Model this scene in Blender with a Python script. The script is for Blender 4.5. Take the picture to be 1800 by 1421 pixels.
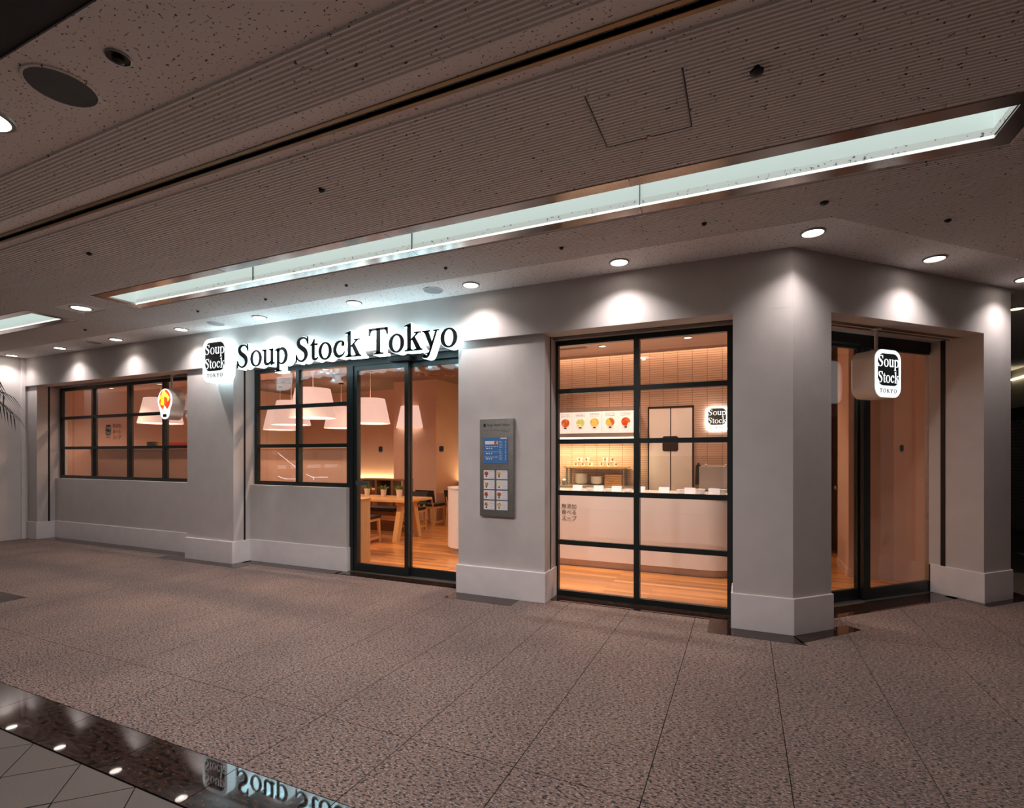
import bpy, math, random
from mathutils import Vector, Matrix
random.seed(7)
for o in list(bpy.data.objects): bpy.data.objects.remove(o)
SC = bpy.context.scene; COL = SC.collection
Q = 2 ** -.5

# ------------------------------------------------------------------ camera (level view camera with vertical lens rise)
F, CAMP = 907.0, (-.375, -4.864, 1.5)
YAW = math.atan(407 / 907)
cd = bpy.data.cameras.new('camera'); cam = bpy.data.objects.new('camera', cd); COL.objects.link(cam)
cd.sensor_fit = 'HORIZONTAL'; cd.sensor_width = 36; cd.lens = F / 1800 * 36
cd.shift_y = (800 - 710.5) / 1800; cd.clip_start = .05; cd.clip_end = 100
cam.location = CAMP; cam.rotation_euler = (math.pi / 2, 0, YAW)
SC.camera = cam

# ------------------------------------------------------------------ world, exposure
w = bpy.data.worlds.new('world'); SC.world = w; w.use_nodes = True
w.node_tree.nodes['Background'].inputs[0].default_value = (.20, .19, .22, 1)
w.node_tree.nodes['Background'].inputs[1].default_value = .10
vs = SC.view_settings; vs.view_transform = 'Standard'; vs.look = 'None'; vs.gamma = 1; vs.use_curve_mapping = False
vs.exposure = 0.6
SC.cycles.max_bounces = 6; SC.cycles.diffuse_bounces = 3; SC.cycles.glossy_bounces = 3; SC.cycles.transparent_max_bounces = 16

# ------------------------------------------------------------------ materials
M = {}
def nt(name):
    m = bpy.data.materials.new(name); m.use_nodes = True; M[name] = m
    t = m.node_tree; b = t.nodes['Principled BSDF']; return m, t, b
def nd(t, kind, **kw):
    n = t.nodes.new('ShaderNode' + kind)
    for k, v in kw.items():
        if k.startswith('i_'):
            key = k[2:].replace('_', ' ')
            n.inputs[key].default_value = v
        else: setattr(n, k, v)
    return n
def pos(t, scale=(1, 1, 1), rot=(0, 0, 0), obj=False):
    g = nd(t, 'TexCoord').outputs['Object'] if obj else nd(t, 'NewGeometry').outputs['Position']
    mp = nd(t, 'Mapping'); mp.inputs['Scale'].default_value = scale; mp.inputs['Rotation'].default_value = rot
    t.links.new(g, mp.inputs['Vector']); return mp.outputs[0]
def ramp(t, fac, stops, interp='LINEAR'):
    r = nd(t, 'ValToRGB'); r.color_ramp.interpolation = interp
    e = r.color_ramp.elements
    while len(e) < len(stops): e.new(.5)
    for x, (p, c) in zip(e, stops): x.position = p; x.color = (*c, 1)
    t.links.new(fac, r.inputs[0]); return r.outputs[0]
def mixc(t, fac, a, b, mode='MIX'):
    m = nd(t, 'MixRGB', blend_type=mode)
    for i, v in ((0, fac), (1, a), (2, b)):
        if hasattr(v, 'is_linked'): t.links.new(v, m.inputs[i])
        elif i == 0: m.inputs[0].default_value = v
        else: m.inputs[i].default_value = (*v, 1)
    return m.outputs[0]
def bump(t, b, h, s=.3, d=.01):
    n = nd(t, 'Bump'); n.inputs['Strength'].default_value = s; n.inputs['Distance'].default_value = d
    t.links.new(h, n.inputs['Height']); t.links.new(n.outputs[0], b.inputs['Normal'])
def plain(name, col, rough=.6, metal=0, var=.05, scale=9, spec=.5, coat=0):
    m, t, b = nt(name)
    b.inputs['Roughness'].default_value = rough; b.inputs['Metallic'].default_value = metal
    b.inputs['Specular IOR Level'].default_value = spec; b.inputs['Coat Weight'].default_value = coat
    n = nd(t, 'TexNoise', i_Scale=scale, i_Detail=5.0)
    t.links.new(pos(t), n.inputs['Vector'])
    lo = tuple(c * (1 - var) for c in col); hi = tuple(min(1, c * (1 + var)) for c in col)
    t.links.new(ramp(t, n.outputs[0], [(.3, lo), (.7, hi)]), b.inputs['Base Color'])
    return m
def emit(name, col, s, base=None):
    m, t, b = nt(name)
    b.inputs['Base Color'].default_value = (*(base or col), 1); b.inputs['Roughness'].default_value = .4
    b.inputs['Emission Color'].default_value = (*col, 1); b.inputs['Emission Strength'].default_value = s
    return m

plain('wall', (.60, .555, .54), .75, var=.04, scale=5)
plain('skirting', (.84, .79, .80), .55, var=.04, scale=6)
plain('white_plaster', (.72, .68, .66), .7, var=.04, scale=4)
plain('frame', (.016, .022, .022), .33, .2, .1)
plain('black', (.006, .006, .007), .45, 0, .1)
plain('joint', (.02, .018, .017), .9)
plain('steel', (.52, .5, .48), .3, 1, .08, 14)
plain('steel_dull', (.36, .35, .33), .42, 1, .1, 20)
plain('trim_metal', (.34, .28, .25), .22, 1, .08, 3)
plain('brass_trim', (.30, .22, .12), .4, .7, .1, 4)
plain('sign_white', (.8, .78, .74), .45, 0, .02)
plain('ink', (.012, .016, .017), .4, 0, .1)
plain('ink_soft', (.07, .085, .085), .5, 0, .1)
plain('grey_print', (.33, .33, .35), .6)
plain('paper', (.82, .8, .84), .55, 0, .02)
plain('blue_print', (.06, .19, .46), .5, 0, .06)
plain('in_wall', (.66, .43, .32), .8, 0, .03, 3)
plain('in_ceiling', (.66, .46, .38), .85, 0, .03)
plain('in_ceiling_dark', (.20, .13, .10), .85, 0, .05)
plain('counter_white', (.86, .79, .765), .45, 0, .02, 3)
plain('counter_top', (.85, .82, .78), .25, 0, .02)
plain('toe', (.5, .42, .38), .35, .5)
plain('black_seat', (.018, .014, .014), .6, 0, .2, 30)
plain('bench_dark', (.03, .02, .02), .55, 0, .2, 20)
plain('pot', (.78, .70, .62), .5, 0, .04)
plain('leaf', (.14, .20, .045), .5, 0, .5, 60)
plain('palm', (.012, .022, .012), .5, 0, .4, 30)
plain('ceramic', (.82, .76, .74), .25, 0, .02)
plain('red_box', (.65, .06, .02), .5)
plain('amber', (.55, .30, .05), .4, 0, .2, 30)
plain('door_white', (.80, .74, .74), .45, 0, .03)
plain('dark_plate', (.05, .03, .025), .3, .3)
plain('terracotta', (.08, .05, .04), .6)
plain('dark_ceiling', (.018, .018, .02), .6)
plain('far_dark', (.03, .028, .028), .7)
plain('far_fascia', (.28, .25, .21), .7)
emit('sign_glow', (.72, .94, 1.0), 2.2)
emit('sign_face', (.92, .98, 1.0), .66)
emit('cove', (.86, .94, .92), .255, (.6, .7, .65))
emit('cove_lip', (.92, 1.0, .90), .9)
emit('lamp_disc', (1.0, .90, .80), 7)
emit('lamp_disc_dim', (1.0, .80, .62), 2.5)
emit('far_lamp', (1.0, .86, .55), 3.0)
emit('shade', (1.0, .69, .58), .48)
emit('shade_in', (1.0, .82, .70), 2.2)
emit('menu_light', (1.0, .86, .82), .42)
emit('warm_strip', (1.0, .90, .66), 3.0)

# brushed look for the shop's fluorescent trough ends etc. stays plain; granite etc. below
def granite(name, base, dark, light, rough, dk=.42, lt=.63, sc=1.0, coat=0.0, spec=.5):
    m, t, b = nt(name)
    p = pos(t, (38 * sc, 85 * sc, 60 * sc), (0, 0, .15))
    n1 = nd(t, 'TexNoise', i_Scale=1.0, i_Detail=3.0, i_Roughness=.6); t.links.new(p, n1.inputs['Vector'])
    p2 = pos(t, (55 * sc, 110 * sc, 60 * sc), (0, 0, -.1))
    n2 = nd(t, 'TexNoise', i_Scale=1.0, i_Detail=2.0); t.links.new(p2, n2.inputs['Vector'])
    n3 = nd(t, 'TexNoise', i_Scale=1.3, i_Detail=4.0); t.links.new(pos(t), n3.inputs['Vector'])
    c1 = ramp(t, n1.outputs[0], [(dk - .04, dark), (dk + .015, base), (.56, base), (.70, tuple(x * 1.25 for x in base))])
    f2 = ramp(t, n2.outputs[0], [(lt - .02, (0, 0, 0)), (lt + .05, (1, 1, 1))])
    c2 = mixc(t, f2, c1, light)
    pat = ramp(t, n3.outputs[0], [(.3, (.82, .82, .84)), (.7, (1.1, 1.08, 1.05))])
    c3 = mixc(t, 1.0, c2, pat, 'MULTIPLY')
    t.links.new(c3, b.inputs['Base Color'])
    b.inputs['Roughness'].default_value = rough; b.inputs['Coat Weight'].default_value = coat
    b.inputs['Coat Roughness'].default_value = .05; b.inputs['Specular IOR Level'].default_value = spec
    return m
granite('granite', (.222, .150, .127), (.012, .012, .014), (.42, .39, .385), .6, dk=.465, lt=.60, sc=1.15, spec=.35)
granite('polished', (.035, .018, .013), (.005, .005, .006), (.07, .04, .03), 0.025, dk=.48, lt=.62, sc=.55, coat=0, spec=.4)
plain('steel_light', (.74, .68, .65), .36, .55, .04, 10)
emit('map_line', (.93, .96, 1.0), 5.0)
emit('map_faint', (.85, .88, 1.0), 1.8)
emit('cup_light', (1.0, .82, .80), .30)
granite('beige_tile', (.12, .10, .09), (.095, .078, .07), (.145, .12, .11), .5, dk=.36, lt=.66, sc=2.2)

def acoustic(name, col, amount=.60):
    m, t, b = nt(name)
    b.inputs['Roughness'].default_value = .9; b.inputs['Specular IOR Level'].default_value = .15
    p = pos(t, (46, 78, 46), (0, 0, .25))
    n0 = nd(t, 'TexNoise', i_Scale=.45, i_Detail=2.0); t.links.new(p, n0.inputs['Vector'])
    ad = nd(t, 'MixRGB', blend_type='ADD'); ad.inputs[0].default_value = 1.6
    t.links.new(p, ad.inputs[1]); t.links.new(n0.outputs['Color'], ad.inputs[2])
    n = nd(t, 'TexNoise', i_Scale=1.0, i_Detail=2.5, i_Roughness=.55); t.links.new(ad.outputs[0], n.inputs['Vector'])
    f = ramp(t, n.outputs[0], [(amount, (0, 0, 0)), (amount + .035, (1, 1, 1))])
    c = mixc(t, f, col, tuple(x * .12 for x in col))
    t.links.new(c, b.inputs['Base Color']); return m
acoustic('ceiling', (.88, .83, .81), .63)
acoustic('ceiling_rib', (.88, .83, .81), .66)

def wood(name, c0, c1, scale=(2, 30, 30), planks=None, rough=.35, coat=.15):
    m, t, b = nt(name)
    p = pos(t, scale)
    n = nd(t, 'TexNoise', i_Scale=1.0, i_Detail=5.0, i_Roughness=.6); t.links.new(p, n.inputs['Vector'])
    c = ramp(t, n.outputs[0], [(.3, c0), (.7, c1)])
    if planks:
        br = nd(t, 'TexBrick', i_Scale=1.0); br.offset = .37; br.offset_frequency = 2
        br.inputs['Color1'].default_value = (.58, .54, .50, 1); br.inputs['Color2'].default_value = (1.3, 1.26, 1.2, 1)
        br.inputs['Mortar'].default_value = (.45, .38, .3, 1)
        br.inputs['Brick Width'].default_value = planks[0]; br.inputs['Row Height'].default_value = planks[1]
        br.inputs['Mortar Size'].default_value = .0012; br.inputs['Bias'].default_value = 0
        t.links.new(pos(t), br.inputs['Vector'])
        c = mixc(t, 1.0, c, br.outputs[0], 'MULTIPLY')
    t.links.new(c, b.inputs['Base Color']); b.inputs['Roughness'].default_value = rough
    b.inputs['Coat Weight'].default_value = coat; b.inputs['Coat Roughness'].default_value = .15
    return m
wood('plank_floor', (.44, .17, .045), (.64, .29, .095), (1.2, 22, 22), (1.3, .085), .3, .25)
wood('pine', (.60, .30, .10), (.76, .43, .18), (3, 40, 40))
wood('pine_upright', (.58, .32, .12), (.70, .42, .18), (40, 40, 3))
wood('brown_wood', (.20, .09, .04), (.30, .15, .07), (30, 30, 3))
wood('tray_wood', (.50, .22, .08), (.66, .34, .14), (4, 30, 40))

def tiles(name, c1, c2, mortar, bw, rh, ms, axis='XZ', rough=.35, off=0.0, b_s=.35):
    m, t, b = nt(name)
    s = nd(t, 'SeparateXYZ'); t.links.new(nd(t, 'NewGeometry').outputs['Position'], s.inputs[0])
    cb = nd(t, 'CombineXYZ'); t.links.new(s.outputs[axis[0]], cb.inputs[0]); t.links.new(s.outputs[axis[1]], cb.inputs[1])
    br = nd(t, 'TexBrick', i_Scale=1.0); br.offset = off; br.offset_frequency = 2
    br.inputs['Color1'].default_value = (*c1, 1); br.inputs['Color2'].default_value = (*c2, 1); br.inputs['Mortar'].default_value = (*mortar, 1)
    br.inputs['Brick Width'].default_value = bw; br.inputs['Row Height'].default_value = rh
    br.inputs['Mortar Size'].default_value = ms; br.inputs['Mortar Smooth'].default_value = .2
    t.links.new(cb.outputs[0], br.inputs['Vector']); t.links.new(br.outputs[0], b.inputs['Base Color'])
    inv = nd(t, 'Math', operation='SUBTRACT'); inv.inputs[0].default_value = 1; t.links.new(br.outputs['Fac'], inv.inputs[1])
    bump(t, b, inv.outputs[0], b_s, .006); b.inputs['Roughness'].default_value = rough
    return m
tiles('wall_tile', (.66, .46, .37), (.60, .41, .32), (.24, .13, .085), .227, .037, .0035)
tiles('far_brick', (.20, .15, .11), (.15, .11, .08), (.34, .29, .22), .22, .068, .007, 'YZ', .8, .5)

def glassmat(name, tint, ior=1.45):
    m = bpy.data.materials.new(name); m.use_nodes = True; M[name] = m; t = m.node_tree; t.nodes.clear()
    o = nd(t, 'OutputMaterial'); tr = nd(t, 'BsdfTransparent'); gl = nd(t, 'BsdfGlossy'); mx = nd(t, 'MixShader'); fr = nd(t, 'Fresnel', i_IOR=ior)
    tr.inputs[0].default_value = (*tint, 1); gl.inputs['Roughness'].default_value = 0.0
    bf = nd(t, 'NewGeometry'); mr = nd(t, 'MapRange'); mr.inputs['To Min'].default_value = ior; mr.inputs['To Max'].default_value = 1 / ior   # same index on both faces of the thin pane
    t.links.new(bf.outputs['Backfacing'], mr.inputs['Value']); t.links.new(mr.outputs[0], fr.inputs['IOR'])
    t.links.new(fr.outputs[0], mx.inputs[0]); t.links.new(tr.outputs[0], mx.inputs[1]); t.links.new(gl.outputs[0], mx.inputs[2])
    t.links.new(mx.outputs[0], o.inputs[0]); return m
glassmat('glass', (.985, .98, .975)); glassmat('guard_glass', (.97, .96, .94), 1.3)

def soup(name, stops, scale=16):
    m, t, b = nt(name)
    v = nd(t, 'TexVoronoi', i_Scale=float(scale)); t.links.new(pos(t, obj=True), v.inputs['Vector'])
    s = nd(t, 'SeparateXYZ'); t.links.new(v.outputs['Color'], s.inputs[0])
    c = ramp(t, s.outputs[0], stops, 'CONSTANT')
    t.links.new(c, b.inputs['Base Color']); b.inputs['Roughness'].default_value = .5
    return m, t, b, c
S_ = {}
def soups(name, stops, scale, em=0.0):
    m, t, b, c = soup(name, stops, scale)
    if em:
        t.links.new(c, b.inputs['Emission Color']); b.inputs['Emission Strength'].default_value = em
RED = [(0, (.50, .05, .01)), (.45, (.62, .10, .02)), (.75, (.85, .40, .05)), (.9, (.9, .75, .5))]
TOM = [(0, (.48, .08, .015)), (.5, (.66, .18, .03)), (.8, (.30, .04, .01)), (.92, (.95, .85, .75))]
GRN = [(0, (.55, .52, .12)), (.4, (.72, .66, .28)), (.65, (.30, .36, .04)), (.85, (.8, .75, .45))]
ORG = [(0, (.75, .30, .05)), (.5, (.85, .45, .10)), (.8, (.80, .55, .25)), (.93, (.12, .14, .2))]
MIX = [(0, (.50, .10, .02)), (.3, (.55, .42, .08)), (.6, (.62, .20, .04)), (.85, (.85, .7, .4))]
for n_, st in (('red', RED), ('tomato', TOM), ('green', GRN), ('orange', ORG), ('mixed', MIX)):
    soups('soup_' + n_, st, 55); soups('lit_' + n_, st, 16, .55)
soups('sign_soup', [(0, (.65, .06, .01)), (.3, (.95, .45, .02)), (.6, (1.0, .62, .08)), (.8, (.45, .03, .01)), (.92, (1, .9, .6))], 11, 1.25)

for n_ in ('lamp_disc', 'lamp_disc_dim', 'far_lamp', 'cove_lip', 'shade_in', 'menu_light', 'cup_light', 'map_line', 'map_faint', 'sign_soup', 'warm_strip', *['lit_' + k for k in ('red', 'tomato', 'green', 'orange', 'mixed')]): M[n_].cycles.emission_sampling = 'NONE'   # too small to sample; their lamps do the lighting

# ------------------------------------------------------------------ mesh helpers
class MB:
    def __init__(s): s.v = []; s.f = []
    def add(s, vs, fs):
        n = len(s.v); s.v += [tuple(v) for v in vs]; s.f += [tuple(i + n for i in f) for f in fs]; return s
    def box(s, x0, x1, y0, y1, z0, z1):
        return s.add([(x, y, z) for z in (z0, z1) for y in (y0, y1) for x in (x0, x1)],
                     [(0, 2, 3, 1), (4, 5, 7, 6), (0, 1, 5, 4), (2, 6, 7, 3), (0, 4, 6, 2), (1, 3, 7, 5)])
    def prism(s, poly, z0, z1, ax='z'):
        def P(x, y, z): return (x, y, z) if ax == 'z' else ((x, z, y) if ax == 'y' else (z, x, y))
        n = len(poly)
        vs = [P(x, y, z0) for x, y in poly] + [P(x, y, z1) for x, y in poly]
        return s.add(vs, [tuple(range(n))[::-1], tuple(range(n, 2 * n))] + [(i, (i + 1) % n, n + (i + 1) % n, n + i) for i in range(n)])
    def lathe(s, prof, c=(0, 0, 0), n=24, caps=True):
        vs = [(c[0] + r * math.cos(2 * math.pi * k / n), c[1] + r * math.sin(2 * math.pi * k / n), c[2] + z) for r, z in prof for k in range(n)]
        fs = [(i * n + k, i * n + (k + 1) % n, (i + 1) * n + (k + 1) % n, (i + 1) * n + k) for i in range(len(prof) - 1) for k in range(n)]
        if caps: fs += [tuple(range(n))[::-1], tuple((len(prof) - 1) * n + k for k in range(n))]
        return s.add(vs, fs)
    def bar(s, a, b, w, h=None):
        a, b = Vector(a), Vector(b); d = (b - a).normalized(); h = h or w
        u = d.cross(Vector((0, 0, 1)));  u = Vector((1, 0, 0)) if u.length < .01 else u.normalized()
        v = d.cross(u)
        vs = [p + u * (i * w / 2) + v * (j * h / 2) for p in (a, b) for j in (-1, 1) for i in (-1, 1)]
        return s.add(vs, [(0, 2, 3, 1), (4, 5, 7, 6), (0, 1, 5, 4), (2, 6, 7, 3), (0, 4, 6, 2), (1, 3, 7, 5)])
    def tube(s, pts, r, n=8):
        P = [Vector(p) for p in pts]; vs = []
        for i, p in enumerate(P):
            d = (P[min(i + 1, len(P) - 1)] - P[max(i - 1, 0)]).normalized()
            u = d.cross(Vector((0, 0, 1))); u = Vector((1, 0, 0)) if u.length < .01 else u.normalized(); v = d.cross(u)
            rr = r[i] if isinstance(r, (list, tuple)) else r
            vs += [p + (u * math.cos(2 * math.pi * k / n) + v * math.sin(2 * math.pi * k / n)) * rr for k in range(n)]
        fs = [(i * n + k, i * n + (k + 1) % n, (i + 1) * n + (k + 1) % n, (i + 1) * n + k) for i in range(len(P) - 1) for k in range(n)]
        return s.add(vs, fs + [tuple(range(n))[::-1], tuple((len(P) - 1) * n + k for k in range(n))])
    def build(s, name, mat, parent=None, smooth=False, bevel=0):
        me = bpy.data.meshes.new(name); me.from_pydata(s.v, [], s.f); me.validate(); me.update()
        import bmesh
        bm = bmesh.new(); bm.from_mesh(me); bmesh.ops.recalc_face_normals(bm, faces=bm.faces)
        if bevel: bmesh.ops.bevel(bm, geom=list(bm.edges), offset=bevel, segments=2, affect='EDGES', clamp_overlap=True)
        bm.to_mesh(me); bm.free()
        me.materials.append(M[mat]); o = bpy.data.objects.new(name, me); COL.objects.link(o)
        if smooth:
            for p in me.polygons: p.use_smooth = True
            md = o.modifiers.new('es', 'EDGE_SPLIT'); md.split_angle = math.radians(40)
        if parent: o.parent = parent
        return o
def tag(o, label=None, cat=None, group=None, kind=None):
    for k, v in (('label', label), ('category', cat), ('group', group), ('kind', kind)):
        if v: o[k] = v
    return o
def empty(name, loc=(0, 0, 0), rz=0, label=None, cat=None, group=None, kind=None):
    o = bpy.data.objects.new(name, None); COL.objects.link(o); o.location = loc; o.rotation_euler = (0, 0, rz); o.empty_display_size = .1
    return tag(o, label, cat, group, kind)
def kids(o): return [c for c in COL.objects if c.parent == o]
def copy_tree(o, parent=None):
    c = o.copy(); COL.objects.link(c); c.parent = parent
    for ch in kids(o): copy_tree(ch, c)
    return c
def box(name, mat, d, parent=None, bevel=0): return MB().box(*d).build(name, mat, parent, bevel=bevel)
def inst(o, parent, loc=(0, 0, 0)):
    c = o.copy(); COL.objects.link(c); c.parent = parent; c.location = loc; return c
def spot(name, loc, power, col, size=120, blend=.4, parent=None, rad=.04, rot=(0, 0, 0)):
    l = bpy.data.lights.new(name, 'SPOT'); l.energy = power; l.color = col; l.spot_size = math.radians(size); l.spot_blend = blend; l.shadow_soft_size = rad
    o = bpy.data.objects.new(name, l); COL.objects.link(o); o.location = loc; o.rotation_euler = rot
    if parent: o.parent = parent
    return o
def point(name, loc, power, col, rad=.08, parent=None):
    l = bpy.data.lights.new(name, 'POINT'); l.energy = power; l.color = col; l.shadow_soft_size = rad
    o = bpy.data.objects.new(name, l); COL.objects.link(o); o.location = loc
    if parent: o.parent = parent
    return o
def area(name, loc, sx, sy, power, col, parent=None, rot=(0, 0, 0)):
    l = bpy.data.lights.new(name, 'AREA'); l.shape = 'RECTANGLE'; l.size = sx; l.size_y = sy; l.energy = power; l.color = col
    o = bpy.data.objects.new(name, l); COL.objects.link(o); o.location = loc; o.rotation_euler = rot
    if parent: o.parent = parent
    return o
def rrect(cx, cy, w, h, r, n=7):
    pts = []
    for sx, sy, a0 in ((1, -1, -90), (1, 1, 0), (-1, 1, 90), (-1, -1, 180)):
        for k in range(n + 1):
            a = math.radians(a0 + 90 * k / n)
            pts.append((cx + sx * (w / 2 - r) + r * math.cos(a), cy + sy * (h / 2 - r) + r * math.sin(a)))
    return pts

# ------------------------------------------------------------------ serif lettering, drawn stroke by stroke (1000 units per em)
def cr(pts, n=7):
    out = []
    P = [pts[0]] + list(pts) + [pts[-1]]
    for i in range(1, len(P) - 2):
        for k in range(n):
            u = k / n; out.append(tuple(.5 * (2 * b + (c - a) * u + (2 * a - 5 * b + 4 * c - d) * u * u + (3 * b - a - 3 * c + d) * u ** 3)
                                  for a, b, c, d in zip(P[i - 1], P[i], P[i + 1], P[i + 2])))
    out.append(pts[-1]); return out
def ell(cx, cy, rx, ry, n=36): return [(cx + rx * math.cos(2 * math.pi * k / n), cy + ry * math.sin(2 * math.pi * k / n)) for k in range(n)]
def rct(x0, x1, y0, y1): return [(x0, y0), (x1, y0), (x1, y1), (x0, y1)]
def foot(x0, x1, s0, s1, y, up=1):   # bracketed slab serif joining stem s0..s1
    h = 17 * up; b = 34 * up
    return [(x0, y), (x1, y), (x1, y + h), (s1 + 26, y + h + 4 * up), (s1, y + b + 22 * up), (s0, y + b + 22 * up), (s0 - 26, y + h + 4 * up), (x0, y + h)]
GL = {
 'S': (556, [('s', [(462, 505, 16), (425, 595, 26), (355, 648, 32), (262, 655, 40), (165, 610, 72), (132, 525, 92), (175, 432, 106), (275, 362, 118), (375, 285, 112), (412, 180, 98), (365, 72, 66), (262, 10, 36), (160, 28, 30), (90, 95, 24), (58, 180, 16)]),
             ('p', [(448, 640), (462, 676), (480, 676), (486, 478), (466, 478), (448, 560)]), ('p', [(70, 60), (60, -14), (42, -14), (36, 192), (56, 192), (76, 110)])]),
 'o': (500, [('r', (250, 225, 220, 235), (250, 225, 133, 208))]),
 'u': (500, [('p', rct(72, 156, 112, 450)), ('p', [(9, 434), (9, 450), (156, 450), (156, 410), (72, 410)]),
             ('s', [(114, 130, 84), (122, 72, 82), (168, 30, 66), (240, 28, 56), (300, 60, 40), (350, 112, 22)]),
             ('p', rct(338, 422, 40, 450)), ('p', [(272, 434), (272, 450), (422, 450), (422, 410), (338, 410)]),
             ('p', [(338, 70), (338, -9), (352, -9), (479, 35), (479, 50), (422, 62)])]),
 'p': (500, [('p', rct(75, 159, -205, 410)), ('p', [(5, 405), (150, 460), (159, 460), (159, 350), (75, 350), (75, 394), (5, 388)]), ('p', foot(5, 247, 75, 159, -217)),
             ('s', [(140, 362, 20), (200, 415, 38), (275, 430, 60), (370, 372, 86), (424, 232, 94), (390, 92, 82), (310, 16, 46), (225, 6, 28), (140, 50, 20)])]),
 't': (278, [('p', rct(68, 152, 110, 440)), ('p', [(13, 418), (13, 432), (72, 470), (138, 579), (152, 579), (152, 418)]), ('p', rct(140, 258, 418, 450)),
             ('s', [(110, 118, 84), (118, 66, 80), (155, 30, 62), (205, 28, 42), (245, 45, 26), (276, 75, 12)])]),
 'c': (444, [('s', [(392, 372, 30), (345, 425, 34), (255, 440, 36), (150, 385, 66), (82, 240, 92), (115, 110, 86), (205, 42, 66), (300, 52, 40), (365, 92, 26), (410, 150, 12)]), ('p', ell(356, 356, 44, 46, 18))]),
 'k': (500, [('p', rct(83, 167, 10, 640)), ('p', [(7, 640), (158, 683), (167, 683), (167, 590), (83, 590), (83, 624), (7, 622)]), ('p', foot(7, 245, 83, 167, 0)),
             ('p', [(160, 236), (160, 262), (352, 428), (400, 430)]), ('p', rct(284, 462, 434, 450)), ('p', [(330, 436), (345, 418), (395, 425), (420, 436)]),
             ('p', [(212, 290), (280, 345), (470, 22), (352, 22)]), ('p', [(274, 0), (505, 0), (505, 16), (470, 30), (330, 30), (274, 16)])]),
 'T': (611, [('p', rct(36, 574, 622, 662)), ('p', [(17, 492), (35, 492), (66, 590), (110, 622), (36, 662), (21, 662)]), ('p', [(593, 492), (575, 492), (544, 590), (500, 622), (574, 662), (589, 662)]),
             ('p', rct(254, 356, 15, 650)), ('p', foot(160, 452, 254, 356, 0))]),
 'y': (500, [('p', [(62, 440), (172, 440), (292, 120), (252, 16)]), ('p', [(388, 440), (424, 440), (236, -75), (195, -140), (170, -140), (214, -52)]),
             ('s', [(212, -88, 34), (180, -150, 42), (135, -182, 52), (85, -180, 60), (60, -165, 50)]), ('p', ell(66, -166, 42, 44, 16)), ('p', rct(14, 222, 434, 450)), ('p', rct(334, 476, 434, 450)), ('p', [(40, 438), (62, 415), (182, 412), (205, 438)])]),
 'O': (722, [('r', (361, 331, 327, 345), (361, 331, 222, 316))]),
 'K': (722, [('p', rct(106, 208, 10, 652)), ('p', foot(30, 290, 106, 208, 0)), ('p', foot(30, 290, 106, 208, 662, -1)), ('p', [(200, 300), (200, 335), (545, 645), (600, 645)]), ('p', rct(450, 680, 644, 662)),
             ('p', [(270, 362), (350, 430), (690, 18), (560, 18)]), ('p', rct(470, 723, 0, 18))]),
 'Y': (722, [('p', rct(310, 412, 10, 290)), ('p', foot(220, 505, 310, 412, 0)), ('p', [(90, 650), (215, 650), (412, 300), (310, 270)]), ('p', [(560, 650), (610, 650), (412, 290), (370, 300)]), ('p', rct(22, 290, 644, 662)), ('p', rct(470, 700, 644, 662))]),
}
def inflate(poly, e):
    if not e: return poly
    a = sum(poly[i - 1][0] * poly[i][1] - poly[i][0] * poly[i - 1][1] for i in range(len(poly)))
    sg = 1 if a > 0 else -1; out = []; n = len(poly)
    for i in range(n):
        p, q, r = (Vector(poly[k % n]) for k in (i - 1, i, i + 1))
        d1 = (q - p).normalized(); d2 = (r - q).normalized()
        n1 = Vector((d1.y, -d1.x)) * sg; n2 = Vector((d2.y, -d2.x)) * sg
        m = n1 + n2; m = n1 if m.length < .2 else m.normalized()
        out.append(tuple(q + m * e * min(1.6, 1 / max(.5, m.dot(n1)))))
    return out
def glyph(mb, ch, x, z, s, y0, y1, e=0, wx=1.0):
    """one letter; front at y0, back at y1 (local y), baseline z, left edge x, s metres per unit"""
    def W(p): return (x + p[0] * s * wx, z + p[1] * s)
    for it in GL[ch][1]:
        if it[0] == 'p':
            mb.prism([W(p) for p in inflate(it[1], e)], y0, y1, 'y')
        else:
            if it[0] == 'r':
                (cx, cy, rx, ry), (dx, dy, sx, sy) = it[1], it[2]
                A = [W(p) for p in ell(cx, cy, rx + e, ry + e)]; B = [W(p) for p in ell(dx, dy, sx - e, sy - e)]; closed = True
            else:
                pts = cr(it[1]); A = []; B = []; closed = False
                for i, (px, py, w_) in enumerate(pts):
                    a, b = pts[max(i - 1, 0)], pts[min(i + 1, len(pts) - 1)]
                    d = Vector((b[0] - a[0], b[1] - a[1])).normalized(); nn = Vector((-d.y, d.x)) * (w_ / 2 + e)
                    ext = d * (-e if i == 0 else e if i == len(pts) - 1 else 0)
                    A.append(W((px + nn.x + ext.x, py + nn.y + ext.y))); B.append(W((px - nn.x + ext.x, py - nn.y + ext.y)))
            n = len(A); vs = [(a[0], y, a[1]) for y in (y0, y1) for a in A] + [(b[0], y, b[1]) for y in (y0, y1) for b in B]
            fs = []
            for i in range(n if closed else n - 1):
                j = (i + 1) % n
                fs += [(i, j, 2 * n + j, 2 * n + i), (n + i, 3 * n + i, 3 * n + j, n + j), (i, n + i, n + j, j), (2 * n + i, 2 * n + j, 3 * n + j, 3 * n + i)]
            if not closed: fs += [(0, 2 * n, 3 * n, n), (n - 1, 2 * n - 1, 4 * n - 1, 3 * n - 1)]
            mb.add(vs, fs)
def word_w(word, sp=0): return sum(250 if c == ' ' else GL[c][0] + sp for c in word)
def word(mb, text, x, z, s, y0, y1, e=0, sp=0, wx=1.0):
    for c in text:
        if c == ' ': x += 250 * s * wx; continue
        glyph(mb, c, x, z, s, y0, y1, e, wx); x += (GL[c][0] + sp) * s * wx
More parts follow.
